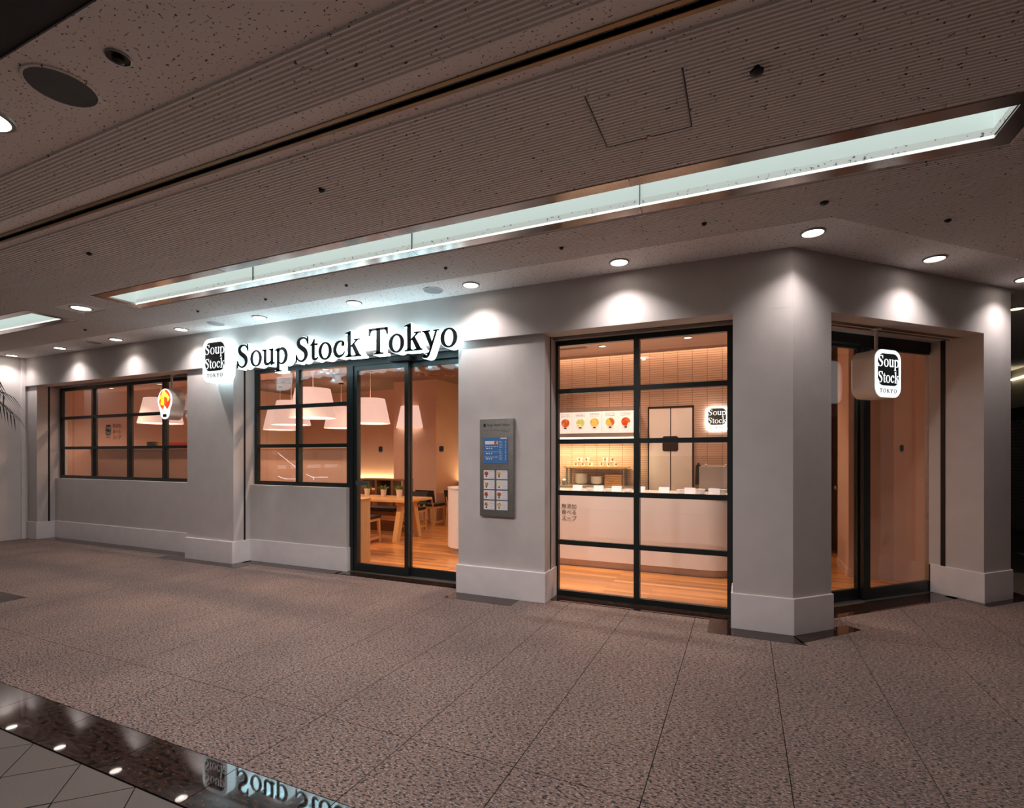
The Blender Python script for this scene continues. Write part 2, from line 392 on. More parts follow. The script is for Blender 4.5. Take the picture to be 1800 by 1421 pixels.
def jp(text, size, mat, parent, loc, rot=(math.pi / 2, 0, 0), name='lettering', line=1.15):
    c = bpy.data.curves.new(name, 'FONT'); c.body = text; c.size = size; c.space_line = line; c.resolution_u = 3
    o = bpy.data.objects.new(name, c); COL.objects.link(o)
    bpy.context.view_layer.update()
    me = bpy.data.meshes.new_from_object(o.evaluated_get(bpy.context.evaluated_depsgraph_get()))
    bpy.data.objects.remove(o); bpy.data.curves.remove(c)
    me.materials.clear(); me.materials.append(M[mat]); o = bpy.data.objects.new(name, me); COL.objects.link(o)
    o.location = loc; o.rotation_euler = rot; o.parent = parent; return o

def logo_face(parent, w, h, y, plate='ink', letters='sign_face', tokyo='ink_soft', th=.002):
    """rounded dark plate with Soup / Stock cut out in light, TOKYO beneath; local x,z centred, front towards -y"""
    pw, ph = w * .84, h * .70; pz = h * .085
    pl = MB().prism(rrect(0, pz, pw, ph, pw * .24), y - th, y, 'y').build('logo_plate', plate, parent)
    mb = MB()
    for txt, zc in (('Soup', pz + ph * .09), ('Stock', pz - ph * .41)):
        ww = word_w(txt); s = ph * .35 / 676; wx = pw * 1.03 / (ww * s)
        word(mb, txt, -pw * .515, zc, s, y - 2 * th, y - th * .9, 3, 0, wx)
    mb.build('logo_letters', letters, pl)
    mb = MB(); ww = word_w('TOKYO', 180) - 180; s = w * .68 / ww
    word(mb, 'TOKYO', -w * .34, -h * .42, s, y - th, y, 12, 180)
    mb.build('logo_caption', tokyo, parent)

# ================================================================== STRUCTURE
H, HB = 3.229, 2.73           # ceiling, underside of the shop fascia
XL, XR = -12.15, 4.65         # left end wall, brick building on the right
# ---- floor
floor = MB().box(XL - .1, XR + .1, -8.3, 12.2, -.06, -.012).build('floor', 'joint')
tag(floor, 'granite paved concourse floor in front of the shop', 'floor', kind='structure')
# plain granite slabs, .602 m pitch, as one shared mesh per size
def slab_mesh(w, d, mat, g=.0022, th=.012):
    o = MB().box(g, w - g, g, d - g, -th, 0).build('granite_slab', mat); me = o.data; bpy.data.objects.remove(o); return me
rows = [(-3.14, -2.60), (-2.60, .16)]
yy = .16
while yy < 9.0: rows.append((yy, yy + 1.8)); yy += 1.8
cache = {}
def slab(x, y, w, d, mat, name='granite_slab'):
    k = (round(w, 3), round(d, 3), mat)
    if k not in cache: cache[k] = slab_mesh(w, d, mat)
    o = bpy.data.objects.new(name, cache[k]); COL.objects.link(o); o.parent = floor; o.location = (x, y, 0); return o
for y0, y1 in rows:
    for k in range(-21, 8):
        x = -.178 + .602 * k
        if x < XL - .3 or x > XR - .05: continue
        if y0 > .1 and (x + .602 < y0 - .1): continue     # under the shop
        slab(x, y0, .602, y1 - y0, 'granite')
for k in range(-21, 8): slab(-.178 + .602 * k, -3.43, .602, .29, 'polished', 'polished_slab')
# dark polished inlays along the shop front
def inlay(poly, mat='polished'):
    return MB().prism(poly, -.010, .0018).build('border_slab', mat, floor)
def rect(x0, x1, y0, y1): return [(x0, y0), (x1, y0), (x1, y1), (x0, y1)]
for a, b in ((-2.25, -1.35), (-1.346, -.662)): inlay(rect(a, b, .17, .44))
for a, b in ((-5.06, -4.15), (-4.146, -3.22)): inlay(rect(a, b, .18, .44))
inlay(rect(-3.25, -2.485, -.205, .10)); inlay(rect(-.658, -.46, -.215, .44)); inlay([(-.456, -.215), (.085, -.215), (.0, 0), (-.456, .1)])
inlay(rect(-8.2, -6.5, -.13, .06)); inlay(rect(-11.8, -7.9, .10, .40)); inlay(rect(-6.7, -5.1, .14, .40))
inlay(rect(-7.9, -7.25, -2.25, -2.0))
def dg(t, r): return ((t - r) * Q, (t + r) * Q)
inlay([dg(-.09, -.16), dg(.66, -.115), dg(.66, .02), dg(0, .02)]); inlay([dg(.46, .20), dg(2.62, .20), dg(2.62, .52), dg(.46, .52)])
inlay([dg(2.50, -.10), dg(3.3, -.10), dg(3.5, .3), dg(2.50, .3)])
# beige tiles laid on the diagonal beyond the polished band
tp = .4305; ty = -3.433
tmb = MB(); g = .004; hd = tp / 2
def dia(cx, cy, half=None):
    r = hd - g * 1.4
    return [(cx - r, cy), (cx, cy - r), (cx + r, cy)] if half else [(cx - r, cy), (cx, cy - r), (cx + r, cy), (cx, cy + r)]
tri = None; sq = None; rest = MB()
for j in range(0, 21):
    for i in range(-26, 18):
        cx = -3.094 + tp * (i + (.5 if j % 2 else 0)); cy = ty - hd * j
        if cx < XL + .3 or cx > XR - .3 or cy < -8.0: continue
        if -5.2 < cx < -1.2 and cy > -4.7:
            pr = dia(0, 0, j == 0)
            if j == 0: pr = [(p[0], p[1] - g) for p in pr]
            if (j == 0 and tri is None) or (j and sq is None):
                o = MB().prism(pr, -.012, 0).build('floor_tile', 'beige_tile', floor)
                if j == 0: tri = o
                else: sq = o
            else: o = inst(tri if j == 0 else sq, floor)
            o.location = (cx, cy, 0)
        else:
            rest.prism(dia(cx, cy, j == 0), -.012, 0)
tag(rest.build('floor_tile_field', 'beige_tile', floor), kind='stuff')

# ---- ceiling
ceil = empty('ceiling', (0, 0, H), 0, 'acoustic ceiling of ribbed and plain boards over the concourse', 'ceiling', kind='structure')
def cbuild(mb, name, mat, **k):
    o = mb.build(name, mat, ceil, **k); o.location = (0, 0, -H); return o
T1 = (-6.72, .866); T2 = (-12.1, -8.27); TY = (-1.532, -1.234)
cb = MB()
cb.prism([(XL, TY[1]), (XR, TY[1]), (XR, 12), (2.25, 12), (2.25, 2.30), (.06, .12), (XL, .12)], H, H + .05)
for a, b in ((XL, T2[0]), (T2[1], T1[0]), (T1[1], XR)): cb.box(a, b, TY[0], TY[1], H, H + .05)
cb.box(XL, XR, -2.755, TY[0], H, H + .05); cb.box(XL, XR, -3.72, -2.795, H, H + .05)
cbuild(cb, 'ceiling_board', 'ceiling')
rb = MB(); pitch = .0252
def rib(y, x0, x1):
    d, a, b = .011, .0100, .0052
    rb.add([(x, y + dy, H + dz) for x in (x0, x1) for dy, dz in ((-a, .0), (-b, -d), (b, -d), (a, .0))], [(0, 1, 5, 4), (1, 2, 6, 5), (2, 3, 7, 6), (0, 4, 5, 1), (4, 7, 6, 5), (0, 3, 2, 1)])
y = -.515
while y > -3.24:
    if y > -1.11: rib(y, XL + .02, XR)
    elif y > -1.66:
        rib(y, T2[1] + .115, T1[0] - .115 if abs(y + 1.41) > .16 else -7.7)
        if abs(y + 1.41) <= .16: rib(y, -7.25, T1[0] - .115)
        rib(y, T1[1] + .115, XR)
    elif y > -2.67:
        if -2.47 < y < -2.0: rib(y, XL, -1.075); rib(y, -1.065, -.628); rib(y, -.618, XR)
        else: rib(y, XL, XR)
    elif y < -2.91: rib(y, XL, XR)
    y -= pitch
y = -.515 + pitch
while y < 3.5: rib(y, max(y, -.5) + .72, XR) ; y += pitch
tag(cbuild(rb, 'rib_moulding', 'ceiling_rib'), kind='stuff')
cbuild(MB().box(XL, XR, -2.80, -2.75, H + .03, H + .2), 'slot_void', 'black')
for y0, y1 in ((-2.755, -2.732), (-2.818, -2.795)): cbuild(MB().box(XL, XR, y0, y1, H - .006, H + .02), 'slot_edge', 'brass_trim')
cbuild(MB().box(XL, XR, -8.3, -3.76, H - .004, H + .05), 'dark_panel', 'dark_ceiling')
cbuild(MB().box(XL, XR, -3.76, -3.72, H + .01, H + .05), 'panel_gap', 'black')
# access hatch outline (thin black gaps)
hm = MB()
for d in ((-1.072, -1.067, -2.45, -2.01), (-.625, -.620, -2.45, -2.01)): hm.box(d[0], d[1], d[2], d[3], H - .0075, H)
for y_ in (-2.452, -2.012): hm.box(-1.072, -.62, y_, y_ + .003, H - .0075, H)
cbuild(hm, 'hatch_gap', 'black')
cbuild(MB().lathe([(.012, -.012), (.014, 0)], (-.84, -2.02, H - .004), 12), 'hatch_latch', 'brass_trim')

# ---- lighting troughs
def trough(x0, x1, label):
    t = empty('light_trough', ((x0 + x1) / 2, sum(TY) / 2, H), 0, label, 'ceiling light', 'recessed lighting troughs')
    off = Vector(t.location)
    def b(mb, n, m):
        o = mb.build(n, m, t); o.location = -off; return o
    y0, y1 = TY; fw = .10
    for a_, b_ in ((y1, y1 + fw), (y0 - fw, y0)): b(MB().box(x0 - fw, x1 + fw, a_, b_, H - .008, H + .01), 'long_frame', 'trim_metal')
    for a_, b_ in ((x0 - fw, x0), (x1, x1 + fw)): b(MB().box(a_, b_, y0, y1, H - .008, H + .01), 'end_frame', 'trim_metal')
    b(MB().box(x0, x1, y0, y1, H + .20, H + .215), 'diffuser', 'cove')
    sd = MB(); sd.box(x0, x1, y0 - .01, y0, H, H + .2); sd.box(x0, x1, y1, y1 + .01, H, H + .2); sd.box(x0 - .01, x0, y0, y1, H, H + .2); sd.box(x1, x1 + .01, y0, y1, H, H + .2)
    b(sd, 'trough_side', 'cove')
    b(MB().box(x0, x1, y1 - .008, y1, H - .006, H + .006), 'bright_lip', 'cove_lip')
    n = max(1, round((x1 - x0) / 1.88))
    for k in range(1, n): x = x0 + (x1 - x0) * k / n; sm = MB(); sm.box(x - .002, x + .002, y1 - .012, y1 + .0005, H, H + .2); sm.box(x - .002, x + .002, y1, y1 + fw, H - .0088, H); sm.box(x - .002, x + .002, y0 - fw, y0, H - .0088, H); tag(b(sm, 'joint_line', 'ink_soft'), kind='stuff')
    return t
trough(*T1, 'long glowing fluorescent trough running along the ceiling in front of the lettering')
trough(*T2, 'short lit trough end at the far left edge of the ceiling')

# ---- front wall
wf = empty('wall_front', (0, 0, 0), 0, 'greige painted shop front wall with wide fascia and piers', 'wall', kind='structure')
MB().box(XL, -.001, 0, .5, HB, H).build('fascia', 'wall', wf)
MB().prism([(-.002, 0), (0, 0), dg(3.06, 0), dg(3.06, .5), (-.2, .5), (-.002, .5)], HB, H).build('diagonal_fascia', 'wall', wf)
def pier(poly, base, name='pier'):
    MB().prism(poly, .30, HB + .001).build(name, 'wall', wf)
    return MB().prism(base, 0, .305).build('pier_base', 'skirting', wf, bevel=.003)
def rc(x0, x1, y0, y1, e): return rect(x0 - e, x1 + e, y0 - e, y1)
pier(rect(-7.75, -6.78, .045, .46), rc(-7.75, -6.78, .03, .45, .014))
pier(rect(-3.22, -2.215, .045, .46), rc(-3.22, -2.215, .03, .45, .014))
pier([(-.46, 0), (0, 0), dg(.445, 0), dg(.445, .5), (-.46, .5)], [(-.474, -.014), (.006, -.014), dg(.459, -.014), dg(.459, .5), (-.474, .45)], 'corner_pier')
pier([dg(2.60, 0), dg(3.06, 0), (2.25, 2.9), dg(2.60, .50)], [dg(2.586, -.014), dg(3.075, -.014), (2.26, 2.9), dg(2.586, .48)], 'diagonal_pier')
pier(rect(XL, -11.83, .045, .5), rect(XL, -11.816, .030, .48))
for x0, x1 in ((-11.83, -7.75), (-6.78, -5.03)):
    MB().box(x0, x1, .31, .50, .30, 1.075).build('low_wall', 'wall', wf)
    MB().box(x0, x1 + (.012 if x1 > -6 else 0), .296, .49, 0, .305).build('low_wall_base', 'skirting', wf, bevel=.003)
# roller-shutter slots in soffit and reveals
sl = MB()
for x0, x1 in ((-11.83, -7.75), (-6.78, -3.22), (-2.215, -.46)): sl.box(x0, x1, .235, .262, HB - .002, HB + .01)
for x in (-11.83, -6.78, -2.215): sl.box(x - .01, x + .004, .205, .232, 0, HB)
sl.build('shutter_slot', 'black', wf)
st = MB()
for x0, x1 in ((-11.83, -7.75), (-6.78, -3.22), (-2.215, -.46)): st.box(x0, x1, .30, .312, HB - .014, HB); st.box(x0, x1, .265, .275, HB - .006, HB)
st.build('soffit_trim', 'steel_dull', wf)
wd = empty('trim_1', (0, 0, 0), math.radians(45), 'black shutter guides round the diagonal doorway', 'trim', kind='structure')
MB().box(.445, 2.6, .235, .262, HB - .002, HB + .01).box(2.596, 2.61, .34, .385, 0, HB).build('shutter_slot', 'black', wd)
MB().box(.445, 2.6, .20, .212, HB - .008, HB).box(.445, 2.6, .30, .31, HB - .012, HB).build('soffit_trim', 'steel_dull', wd)
# side and end walls
wl = MB().box(XL - .12, XL, -8.3, .5, 0, H).build('wall_left', 'white_plaster'); tag(wl, 'pale plaster wall at the far left end', 'wall', kind='structure')
MB().box(XL, XL + .035, -.05, 0, 0, H).build('corner_bead', 'skirting', wf)
ws = MB().box(2.10, 2.25, 2.9, 6.9, 0, H).build('wall_side', 'wall'); tag(ws, 'side wall of the shop along the dark passage', 'wall', kind='structure')
wb = MB().box(XL, XR, -8.42, -8.3, 0, H).build('wall_back', 'far_fascia'); tag(wb, 'opposite wall of the concourse behind the viewer', 'wall', kind='structure')
we = MB().box(2.0, XR + .1, 12.0, 12.1, 0, H).build('wall_end', 'far_dark'); tag(we, 'dark end wall of the passage', 'wall', kind='structure')
wr = empty('wall_right', (0, 0, 0), 0, 'brick building across the dark passage on the right', 'wall', kind='structure')
MB().box(XR, XR + .2, -8.3, 2.55, 0, H).build('brick_pier', 'far_brick', wr)
MB().box(XR, XR + .2, 8.0, 12, 0, 2.2).build('brick_pier', 'far_brick', wr)
MB().box(XR, XR + .2, 2.55, 12, 2.45, H).build('fascia', 'far_fascia', wr)
MB().box(XR - .02, XR + .02, 2.55, 12, 2.36, 2.45).build('fascia_edge', 'black', wr)
MB().box(XR + .6, XR + .65, 2.55, 12, 0, 2.5).build('shop_interior', 'far_dark', wr)

# ---- glazing
def glazing(kind, loc, rz, x0, x1, z0, z1, vbars, hbars, y0, label, fw=.055):
    """frame bars, mullions, glazing bars and one pane per field"""
    r = empty(kind, loc, rz, label, kind.split('_')[0], kind='structure')
    y1 = y0 + .055
    MB().box(x0, x0 + fw, y0, y1, z0, z1).build('frame_jamb', 'frame', r); MB().box(x1 - fw, x1, y0, y1, z0, z1).build('frame_jamb', 'frame', r)
    MB().box(x0 + fw, x1 - fw, y0, y1, z1 - fw, z1).build('frame_head', 'frame', r); MB().box(x0 + fw, x1 - fw, y0, y1, z0, z0 + fw).build('frame_sill', 'frame', r)
    for x in vbars: MB().box(x - .028, x + .028, y0, y1 + .02, z0 + fw, z1 - fw).build('mullion', 'frame', r)
    xs = [x0 + fw] + [v for x in vbars for v in (x - .028, x + .028)] + [x1 - fw]
    zs = [z0 + fw] + [v for z in hbars for v in (z - .025, z + .025)] + [z1 - fw]
    for i in range(0, len(xs), 2):
        for z in hbars: MB().box(xs[i], xs[i + 1], y0 + .004, y1, z - .025, z + .025).build('glazing_bar', 'frame', r)
        for j in range(0, len(zs), 2): MB().box(xs[i], xs[i + 1], y0 + .022, y0 + .030, zs[j], zs[j + 1]).build('pane', 'glass', r)
    return r
GY = .38
w1 = glazing('window_1', (0, 0, 0), 0, -11.83, -7.75, 1.075, HB - .012, [-10.80, -9.77, -8.84], [2.17, 1.625], GY, 'black framed grid window behind the hanging bowl sign')
w2 = glazing('window_2', (0, 0, 0), 0, -6.78, -5.03, 1.075, HB - .012, [-5.955], [2.17, 1.625], GY, 'black framed grid window left of the sliding doors')
w3 = glazing('window_3', (0, 0, 0), 0, -2.24, -.46, 0, HB - .012, [-1.357], [2.178, 1.643, 1.095, .568], GY, 'tall black framed grid window in front of the white counter')
# decals on the first window
dl = empty('glass_decal', (-10.36, GY + .018, 1.905), 0, 'small black logo and lettering stuck on the second pane of the bowl-sign window', 'decal')
logo_face(dl, .19, .26, 0, 'ink', 'in_wall', 'ink', .0015)
jp('無添加\n食べる\nスープ', .078, 'ink', dl, (.13, -.002, .06), line=1.25)

def leaf(parent, x0, x1, z0, z1, y0, sl=.055, sr=.055, rail=.10, head=.06):
    d = empty('door_leaf', (0, 0, 0)); d.parent = parent
    y1 = y0 + .04
    MB().box(x0, x0 + sl, y0, y1, z0, z1).build('stile', 'frame', d); MB().box(x1 - sr, x1, y0, y1, z0, z1).build('stile', 'frame', d)
    MB().box(x0 + sl, x1 - sr, y0, y1, z0, z0 + rail).build('bottom_rail', 'frame', d); MB().box(x0 + sl, x1 - sr, y0, y1, z1 - head, z1).build('top_rail', 'frame', d)
    MB().box(x0 + sl, x1 - sr, y0 + .016, y0 + .024, z0 + rail, z1 - head).build('pane', 'glass', d)
    return d
d1 = empty('door_1', (0, 0, 0), 0, 'dark framed glass sliding doors under the illuminated lettering', 'door', kind='structure')
MB().box(-5.03, -4.975, .37, .52, 0, HB).build('door_jamb', 'frame', d1); MB().box(-3.30, -3.22, .37, .52, 0, HB).build('door_jamb', 'frame', d1)
MB().box(-4.975, -3.22, .37, .52, 2.645, HB).build('door_head', 'frame', d1)
MB().box(-5.03, -3.22, .345, .56, .0, .006).build('threshold', 'steel_dull', d1)
MB().box(-5.03, -3.22, .335, .347, .0, .004).build('threshold_edge', 'brass_trim', d1)
leaf(d1, -4.975, -4.125, .008, 2.645, .385); leaf(d1, -4.185, -3.30, .008, 2.645, .435, .06)
sn = MB().box(-4.36, -4.02, .27, .372, 2.645, 2.70).build('door_sensor', 'black', bevel=.012); tag(sn, 'black motion sensor over the sliding doors beneath the lettering', 'sensor')
hs = MB().box(-4.93, -4.735, .372, .402, 1.115, 1.165).build('door_notice', 'ink_soft'); tag(hs, 'small grey notice strip on the left sliding door', 'notice')
for x, y_ in ((-4.555, .40), (-3.69, .45)):
    k = empty('glass_decal', (x, y_, 1.565), 0, 'tiny black logo decal on the ' + ('left' if x < -4 else 'right') + ' sliding door leaf', 'decal', 'door glass decals')
    logo_face(k, .075, .095, 0, 'ink', 'ink_soft', 'ink', .001)
d2 = empty('door_2', (0, 0, 0), math.radians(45), 'dark framed glass doors in the diagonal corner front', 'door', kind='structure')
MB().box(.42, .50, .48, .62, 0, HB).build('door_jamb', 'frame', d2); MB().box(2.735, 2.86, .48, .56, 0, HB).build('door_jamb', 'frame', d2)
MB().box(.50, 2.735, .48, .62, 2.63, HB).build('door_head', 'frame', d2)
MB().box(.42, 2.86, .455, .66, 0, .006).build('threshold', 'steel_dull', d2); MB().box(.42, 1.5, .44, .456, 0, .004).build('threshold_edge', 'brass_trim', d2)
leaf(d2, .50, 1.63, .008, 2.63, .54, .06, .10, .11, .03); leaf(d2, 1.55, 2.735, .008, 2.63, .49, .10, .06, .11, .03)
MB().box(2.60, 2.74, .50, .54, 0, HB).build('jamb_filler', 'steel_dull', d2)
k = empty('glass_decal', (*dg(2.16, .505), 1.565), math.radians(45), 'tiny black logo decal on the diagonal glass door', 'decal', 'door glass decals')
logo_face(k, .075, .095, 0, 'ink', 'ink_soft', 'ink', .001)

# ---- shop interior shell
SZ = 3.20
fi = MB().prism([(XL, .40), (-.2, .40), dg(.3, .5), dg(2.85, .5), (2.15, 2.9), (2.15, 6.3), (XL, 6.3)], -.009, .005).build('floor_inside', 'plank_floor')
tag(fi, 'warm strip timber floor inside the shop', 'floor', kind='structure')
ci = MB().box(XL, -3.6, 1.2, 6.3, SZ, SZ + .05).build('ceiling_dining', 'in_ceiling_dark'); tag(ci, 'dark brown ceiling over the dining room', 'ceiling', kind='structure')
so = MB().box(XL, -3.6, .5, 1.2, 2.735, SZ + .05).build('ceiling_soffit', 'in_ceiling'); tag(so, 'dropped soffit just inside the dining windows', 'ceiling', kind='structure')
ck = MB().prism([(-3.6, .45), (-.15, .45), dg(.35, .45), dg(2.95, .45), (2.12, 2.9), (2.12, 3.72), (-3.6, 3.72)], SZ, SZ + .05).box(-3.6, .5, 3.70, 3.72, SZ - .04, SZ).box(.45, 2.12, 3.72, 6.3, SZ, SZ + .05).box(-3.6, .5, 3.72, 4.1, 3.42, 3.47).build('ceiling_kitchen', 'in_ceiling'); tag(ck, 'pale ceiling over the service counter', 'ceiling', kind='structure')
wk = MB().box(-4.4, .45, 4.0, 4.12, 0, 3.45).build('wall_kitchen', 'wall_tile'); tag(wk, 'narrow tiled wall behind the service counter', 'wall', kind='structure')
wi = MB().box(XL, -3.2, 6.1, 6.25, 0, SZ).build('wall_dining', 'in_wall'); tag(wi, 'plain beige back wall of the dining room', 'wall', kind='structure')
MB().box(-4.4, -4.28, 4.12, 6.1, 0, SZ).build('return_wall', 'in_wall', wi)
MB().box(XL, XL + .1, .5, 6.1, 0, SZ).build('end_wall', 'in_wall', wi)
pi = MB().box(-7.83, -6.66, 5.0, 6.1, 0, SZ).build('wall_pillar', 'in_wall'); tag(pi, 'square plastered pillar in the dining room', 'pillar', kind='structure')
pt = MB().box(XL + .1, -5.62, 1.0, 1.12, 0, 1.60).build('wall_partition', 'in_wall'); tag(pt, 'low plastered partition just inside the windows', 'partition', kind='structure')
MB().box(XL + .1, -5.61, .97, 1.15, 1.60, 1.625).build('partition_cap', 'in_wall', pt)
# passage block behind the diagonal doors
pb = MB().prism([(.95, 6.2), (.95, 3.4), (.80, 3.4), (.80, 2.6), (1.26, 2.62), (1.55, 2.34), (2.0, 2.55), (2.1, 6.2)], 0, SZ).build('wall_passage', 'in_wall'); tag(pb, 'angled plaster wall seen through the diagonal glass doors', 'wall', kind='structure')
bb = MB()
for a, b in (((.95, 6.2), (.95, 3.4)), ((.80, 3.4), (.80, 2.6)), ((.80, 2.6), (1.26, 2.62)), ((1.26, 2.62), (1.55, 2.34))):
    n = Vector((b[1] - a[1], a[0] - b[0])).normalized() * -.012
    if n.dot(Vector((1, 1))) > 0: n = -n
    bb.prism([a, b, (b[0] + n.x, b[1] + n.y), (a[0] + n.x, a[1] + n.y)], 0.004, .10)
bb.build('baseboard', 'in_wall', pb)
pdr = empty('door_3', (.935, 4.4, 0), 0, 'brown timber passage door with a round knob', 'door', kind='structure')
MB().box(-.02, .015, -.55, .55, 0.005, 2.1).build('door_panel', 'brown_wood', pdr)
MB().box(-.035, -.02, -.50, -.44, .95, 1.15).build('lock_plate', 'black', pdr)
kn = MB().lathe([(.012, 0), (.012, .03), (.032, .045), (.034, .065), (.015, .078)], n=16).build('door_knob', 'steel', pdr, True); kn.location = (-.035, -.47, 1.02); kn.rotation_euler = (0, -math.pi / 2, 0)
bw = MB().box(-4.4, 2.1, 6.2, 6.3, 0, SZ).build('wall_rear', 'in_wall'); tag(bw, 'rear wall of the kitchen passage', 'wall', kind='structure')
#OBJECTS
# ================================================================== LIGHTS ON THE CEILING
def downlight(x, y, z, label, group, power, r=.075, size=124, blend=1.0, disc='lamp_disc', col=(1, .905, .88), rad=.03):
    t = empty('downlight', (x, y, z), 0, label, 'downlight', group)
    MB().lathe([(r * 1.0, -.012), (r * 1.16, -.010), (r * 1.2, 0), (r * 1.0, 0), (r * 1.0, -.012)], n=28, caps=False).build('trim_ring', 'steel_dull', t, True)
    MB().lathe([(r, -.006), (r, -.002)], n=28).build('lens', disc, t)
    if power: spot('lamp', (0, 0, -.02), power, col, size, blend, t, rad)
    return t
for k in range(9):
    x = .116 - 1.507 * k
    where = ['above the corner pier', 'left of the corner, above the tall counter window', 'above the menu board pier', 'above the word Tokyo', 'above the word Soup', 'left of the lit logo box', 'above the hanging bowl sign', 'fourth from the left end wall side', 'beside the far left end wall'][k]
    if k == 7: where = 'second from the left end wall'
    downlight(x, -.258, H, 'round recessed downlight washing the fascia ' + where, 'fascia downlights', 28 if k == 0 else 18 if k == 8 else 32 if k > 5 else 38)
downlight(*dg(1.378, -.258), H, 'round recessed downlight over the diagonal doorway', 'fascia downlights', 32)
downlight(*dg(2.80, -.24), H, 'round recessed downlight at the right end of the diagonal front', 'fascia downlights', 26)
pl = downlight(-7.466, -1.41, H, 'downlight on a square plate between the two troughs', 'concourse downlights', 14, .095, 120)
MB().box(-.20, .20, -.15, .15, -.004, 0).build('square_plate', 'ceiling', pl)
for x, y, w_ in ((-3.92, -3.57, 'at the left edge of the picture'), (-1.99, -3.61, 'at the top edge of the picture')):
    downlight(x, y, H, 'large round downlight in the plain ceiling board ' + w_, 'concourse downlights', 108 if x < -3 else 125, .11, 168, .5)
downlight(2.2, -3.6, H, 'large round downlight in the plain ceiling board beyond the right edge', 'concourse downlights', 9, .11, 168, .5)
for x, y, z, lb in ((3.3, 4.3, H, 'small warm downlight far back in the dark passage'), (2.56, 3.12, H, 'warm downlight half hidden behind the right pier')):
    downlight(x, y, z, lb, 'passage downlights', 3, .07, 120, .5, 'far_lamp', (1, .85, .6))
fl = MB().box(XR - .05, XR, 8.3, 9.0, 3.02, 3.05).build('far_strip_light', 'far_lamp'); tag(fl, 'small bright strip light on the dark building at the right edge', 'ceiling light')
fl.location = (0, 0, 0)

def disc_thing(name, x, y, r, mats, label, cat, group, core=True):
    t = empty(name, (x, y, H), 0, label, cat, group)
    MB().lathe([(r * 1.1, 0), (r * 1.08, -.006), (r, -.008), (r * .98, 0)], n=28, caps=False).build('rim', mats[0], t, True)
    MB().lathe([(r * .99, -.003), (r * .99, -.005)], n=28).build('grille', mats[1], t)
    if core: MB().lathe([(r * .55, -.005), (r * .5, -.022), (r * .2, -.030)], n=18).build('head', mats[1], t, True)
    return t
for x, y, lb in ((-3.295, -3.52, 'large dark round ceiling speaker in the plain board at upper left'),):
    disc_thing('ceiling_speaker', x, y, .135, ('ceiling', 'ink_soft'), lb, 'speaker', 'ceiling speakers', False)
disc_thing('ceiling_detector', -2.851, -3.52, .045, ('steel_dull', 'black'), 'small dark detector beside the large ceiling speaker', 'detector', 'ceiling sensors')
for x, lb in ((-6.706, 'pale flush speaker disc left of the lit logo box'), (-3.345, 'pale flush speaker disc above the word Tokyo'), (-9.474, 'grey flush speaker disc above the bowl sign window')):
    disc_thing('ceiling_speaker', x, -.265, .10, ('ceiling', 'grey_print'), lb, 'speaker', 'ceiling speakers', False)
for x, y, r, lb in ((-.321, -2.309, .055, 'round smoke detector right of the ceiling hatch'), (.126, -.794, .05, 'round detector above the corner pier'), (.987, -.121, .04, 'small detector over the diagonal doorway'),
                    (-.641, -.791, .034, 'small sprinkler above the tall counter window'), (-1.751, -.797, .034, 'small sprinkler above the menu board pier'), (-2.865, -.80, .03, 'small sprinkler above the end of the word Tokyo'),
                    (-4.034, -.795, .03, 'small sprinkler above the word Stock'), (-5.177, -.791, .03, 'small sprinkler above the word Soup'), (-6.31, -.785, .03, 'small sprinkler above the lit logo box'),
                    (-2.868, -2.318, .038, 'small round detector in the ribbed ceiling at left centre'), (-5.457, -2.33, .04, 'small round detector in the ribbed ceiling near the left edge'), (-8.6, -.81, .035, 'small sprinkler near the short trough end')):
    disc_thing('ceiling_sprinkler', x, y, r, ('steel_dull', 'black'), lb, 'sprinkler' if 'sprinkler' in lb else 'detector', 'ceiling sensors')

# ================================================================== SIGNS
sg = empty('shop_sign', (-6.47, 0, 2.648), 0, 'large illuminated lettering reading Soup Stock Tokyo on the fascia', 'sign')
s_ = .297 / 676; x = -30 * s_; text = 'Soup Stock Tokyo'
tot = word_w(text) * s_; wx = 3.365 / tot
for c in text:
    if c == ' ': x += 250 * s_ * wx; continue
    mb = MB(); glyph(mb, c, x, 0, s_, -.135, -.012, 20, wx); L = mb.build('letter', 'sign_glow', sg)
    mb = MB(); glyph(mb, c, x, 0, s_, -.141, -.134, 11, wx); mb.build('letter_face', 'ink', L)
    x += GL[c][0] * s_ * wx
# logo box fixed on the fascia
lb_ = empty('logo_sign', (-6.905, 0, 2.785), 0, 'glowing white rounded logo box on the fascia left of the lettering', 'sign', 'logo signs')
MB().prism(rrect(0, 0, .50, .59, .13), -.135, -.02, 'y').build('light_box', 'sign_glow', lb_)
MB().prism(rrect(0, 0, .485, .575, .125), -.139, -.135, 'y').build('front_panel', 'sign_face', lb_)
logo_face(lb_, .46, .55, -.1395)
MB().box(-.15, .15, -.02, 0, -.1, .1).build('wall_bracket', 'steel_dull', lb_)
# hanging logo box on the diagonal
t0, r0 = 1.395, .26
hb = empty('hanging_logo_sign', (*dg(t0, r0), 2.275), math.radians(45), 'white rounded logo box hanging on a rod in the diagonal doorway', 'sign', 'logo signs')
MB().prism(rrect(0, 0, .37, .46, .10), -.11, .11, 'y').build('light_box', 'sign_white', hb)
for sg_ in (-1, 1): MB().prism(rrect(0, 0, .362, .452, .098), *sorted((sg_ * .111, sg_ * .114)), 'y').build('front_panel', 'sign_face', hb)
logo_face(hb, .345, .435, -.1142)
MB().lathe([(.016, .22), (.016, HB - 2.275 - .008)], n=14).build('rod', 'sign_white', hb, True)
MB().lathe([(.045, HB - 2.275 - .010), (.045, HB - 2.275)], n=20).build('ceiling_plate', 'sign_white', hb)
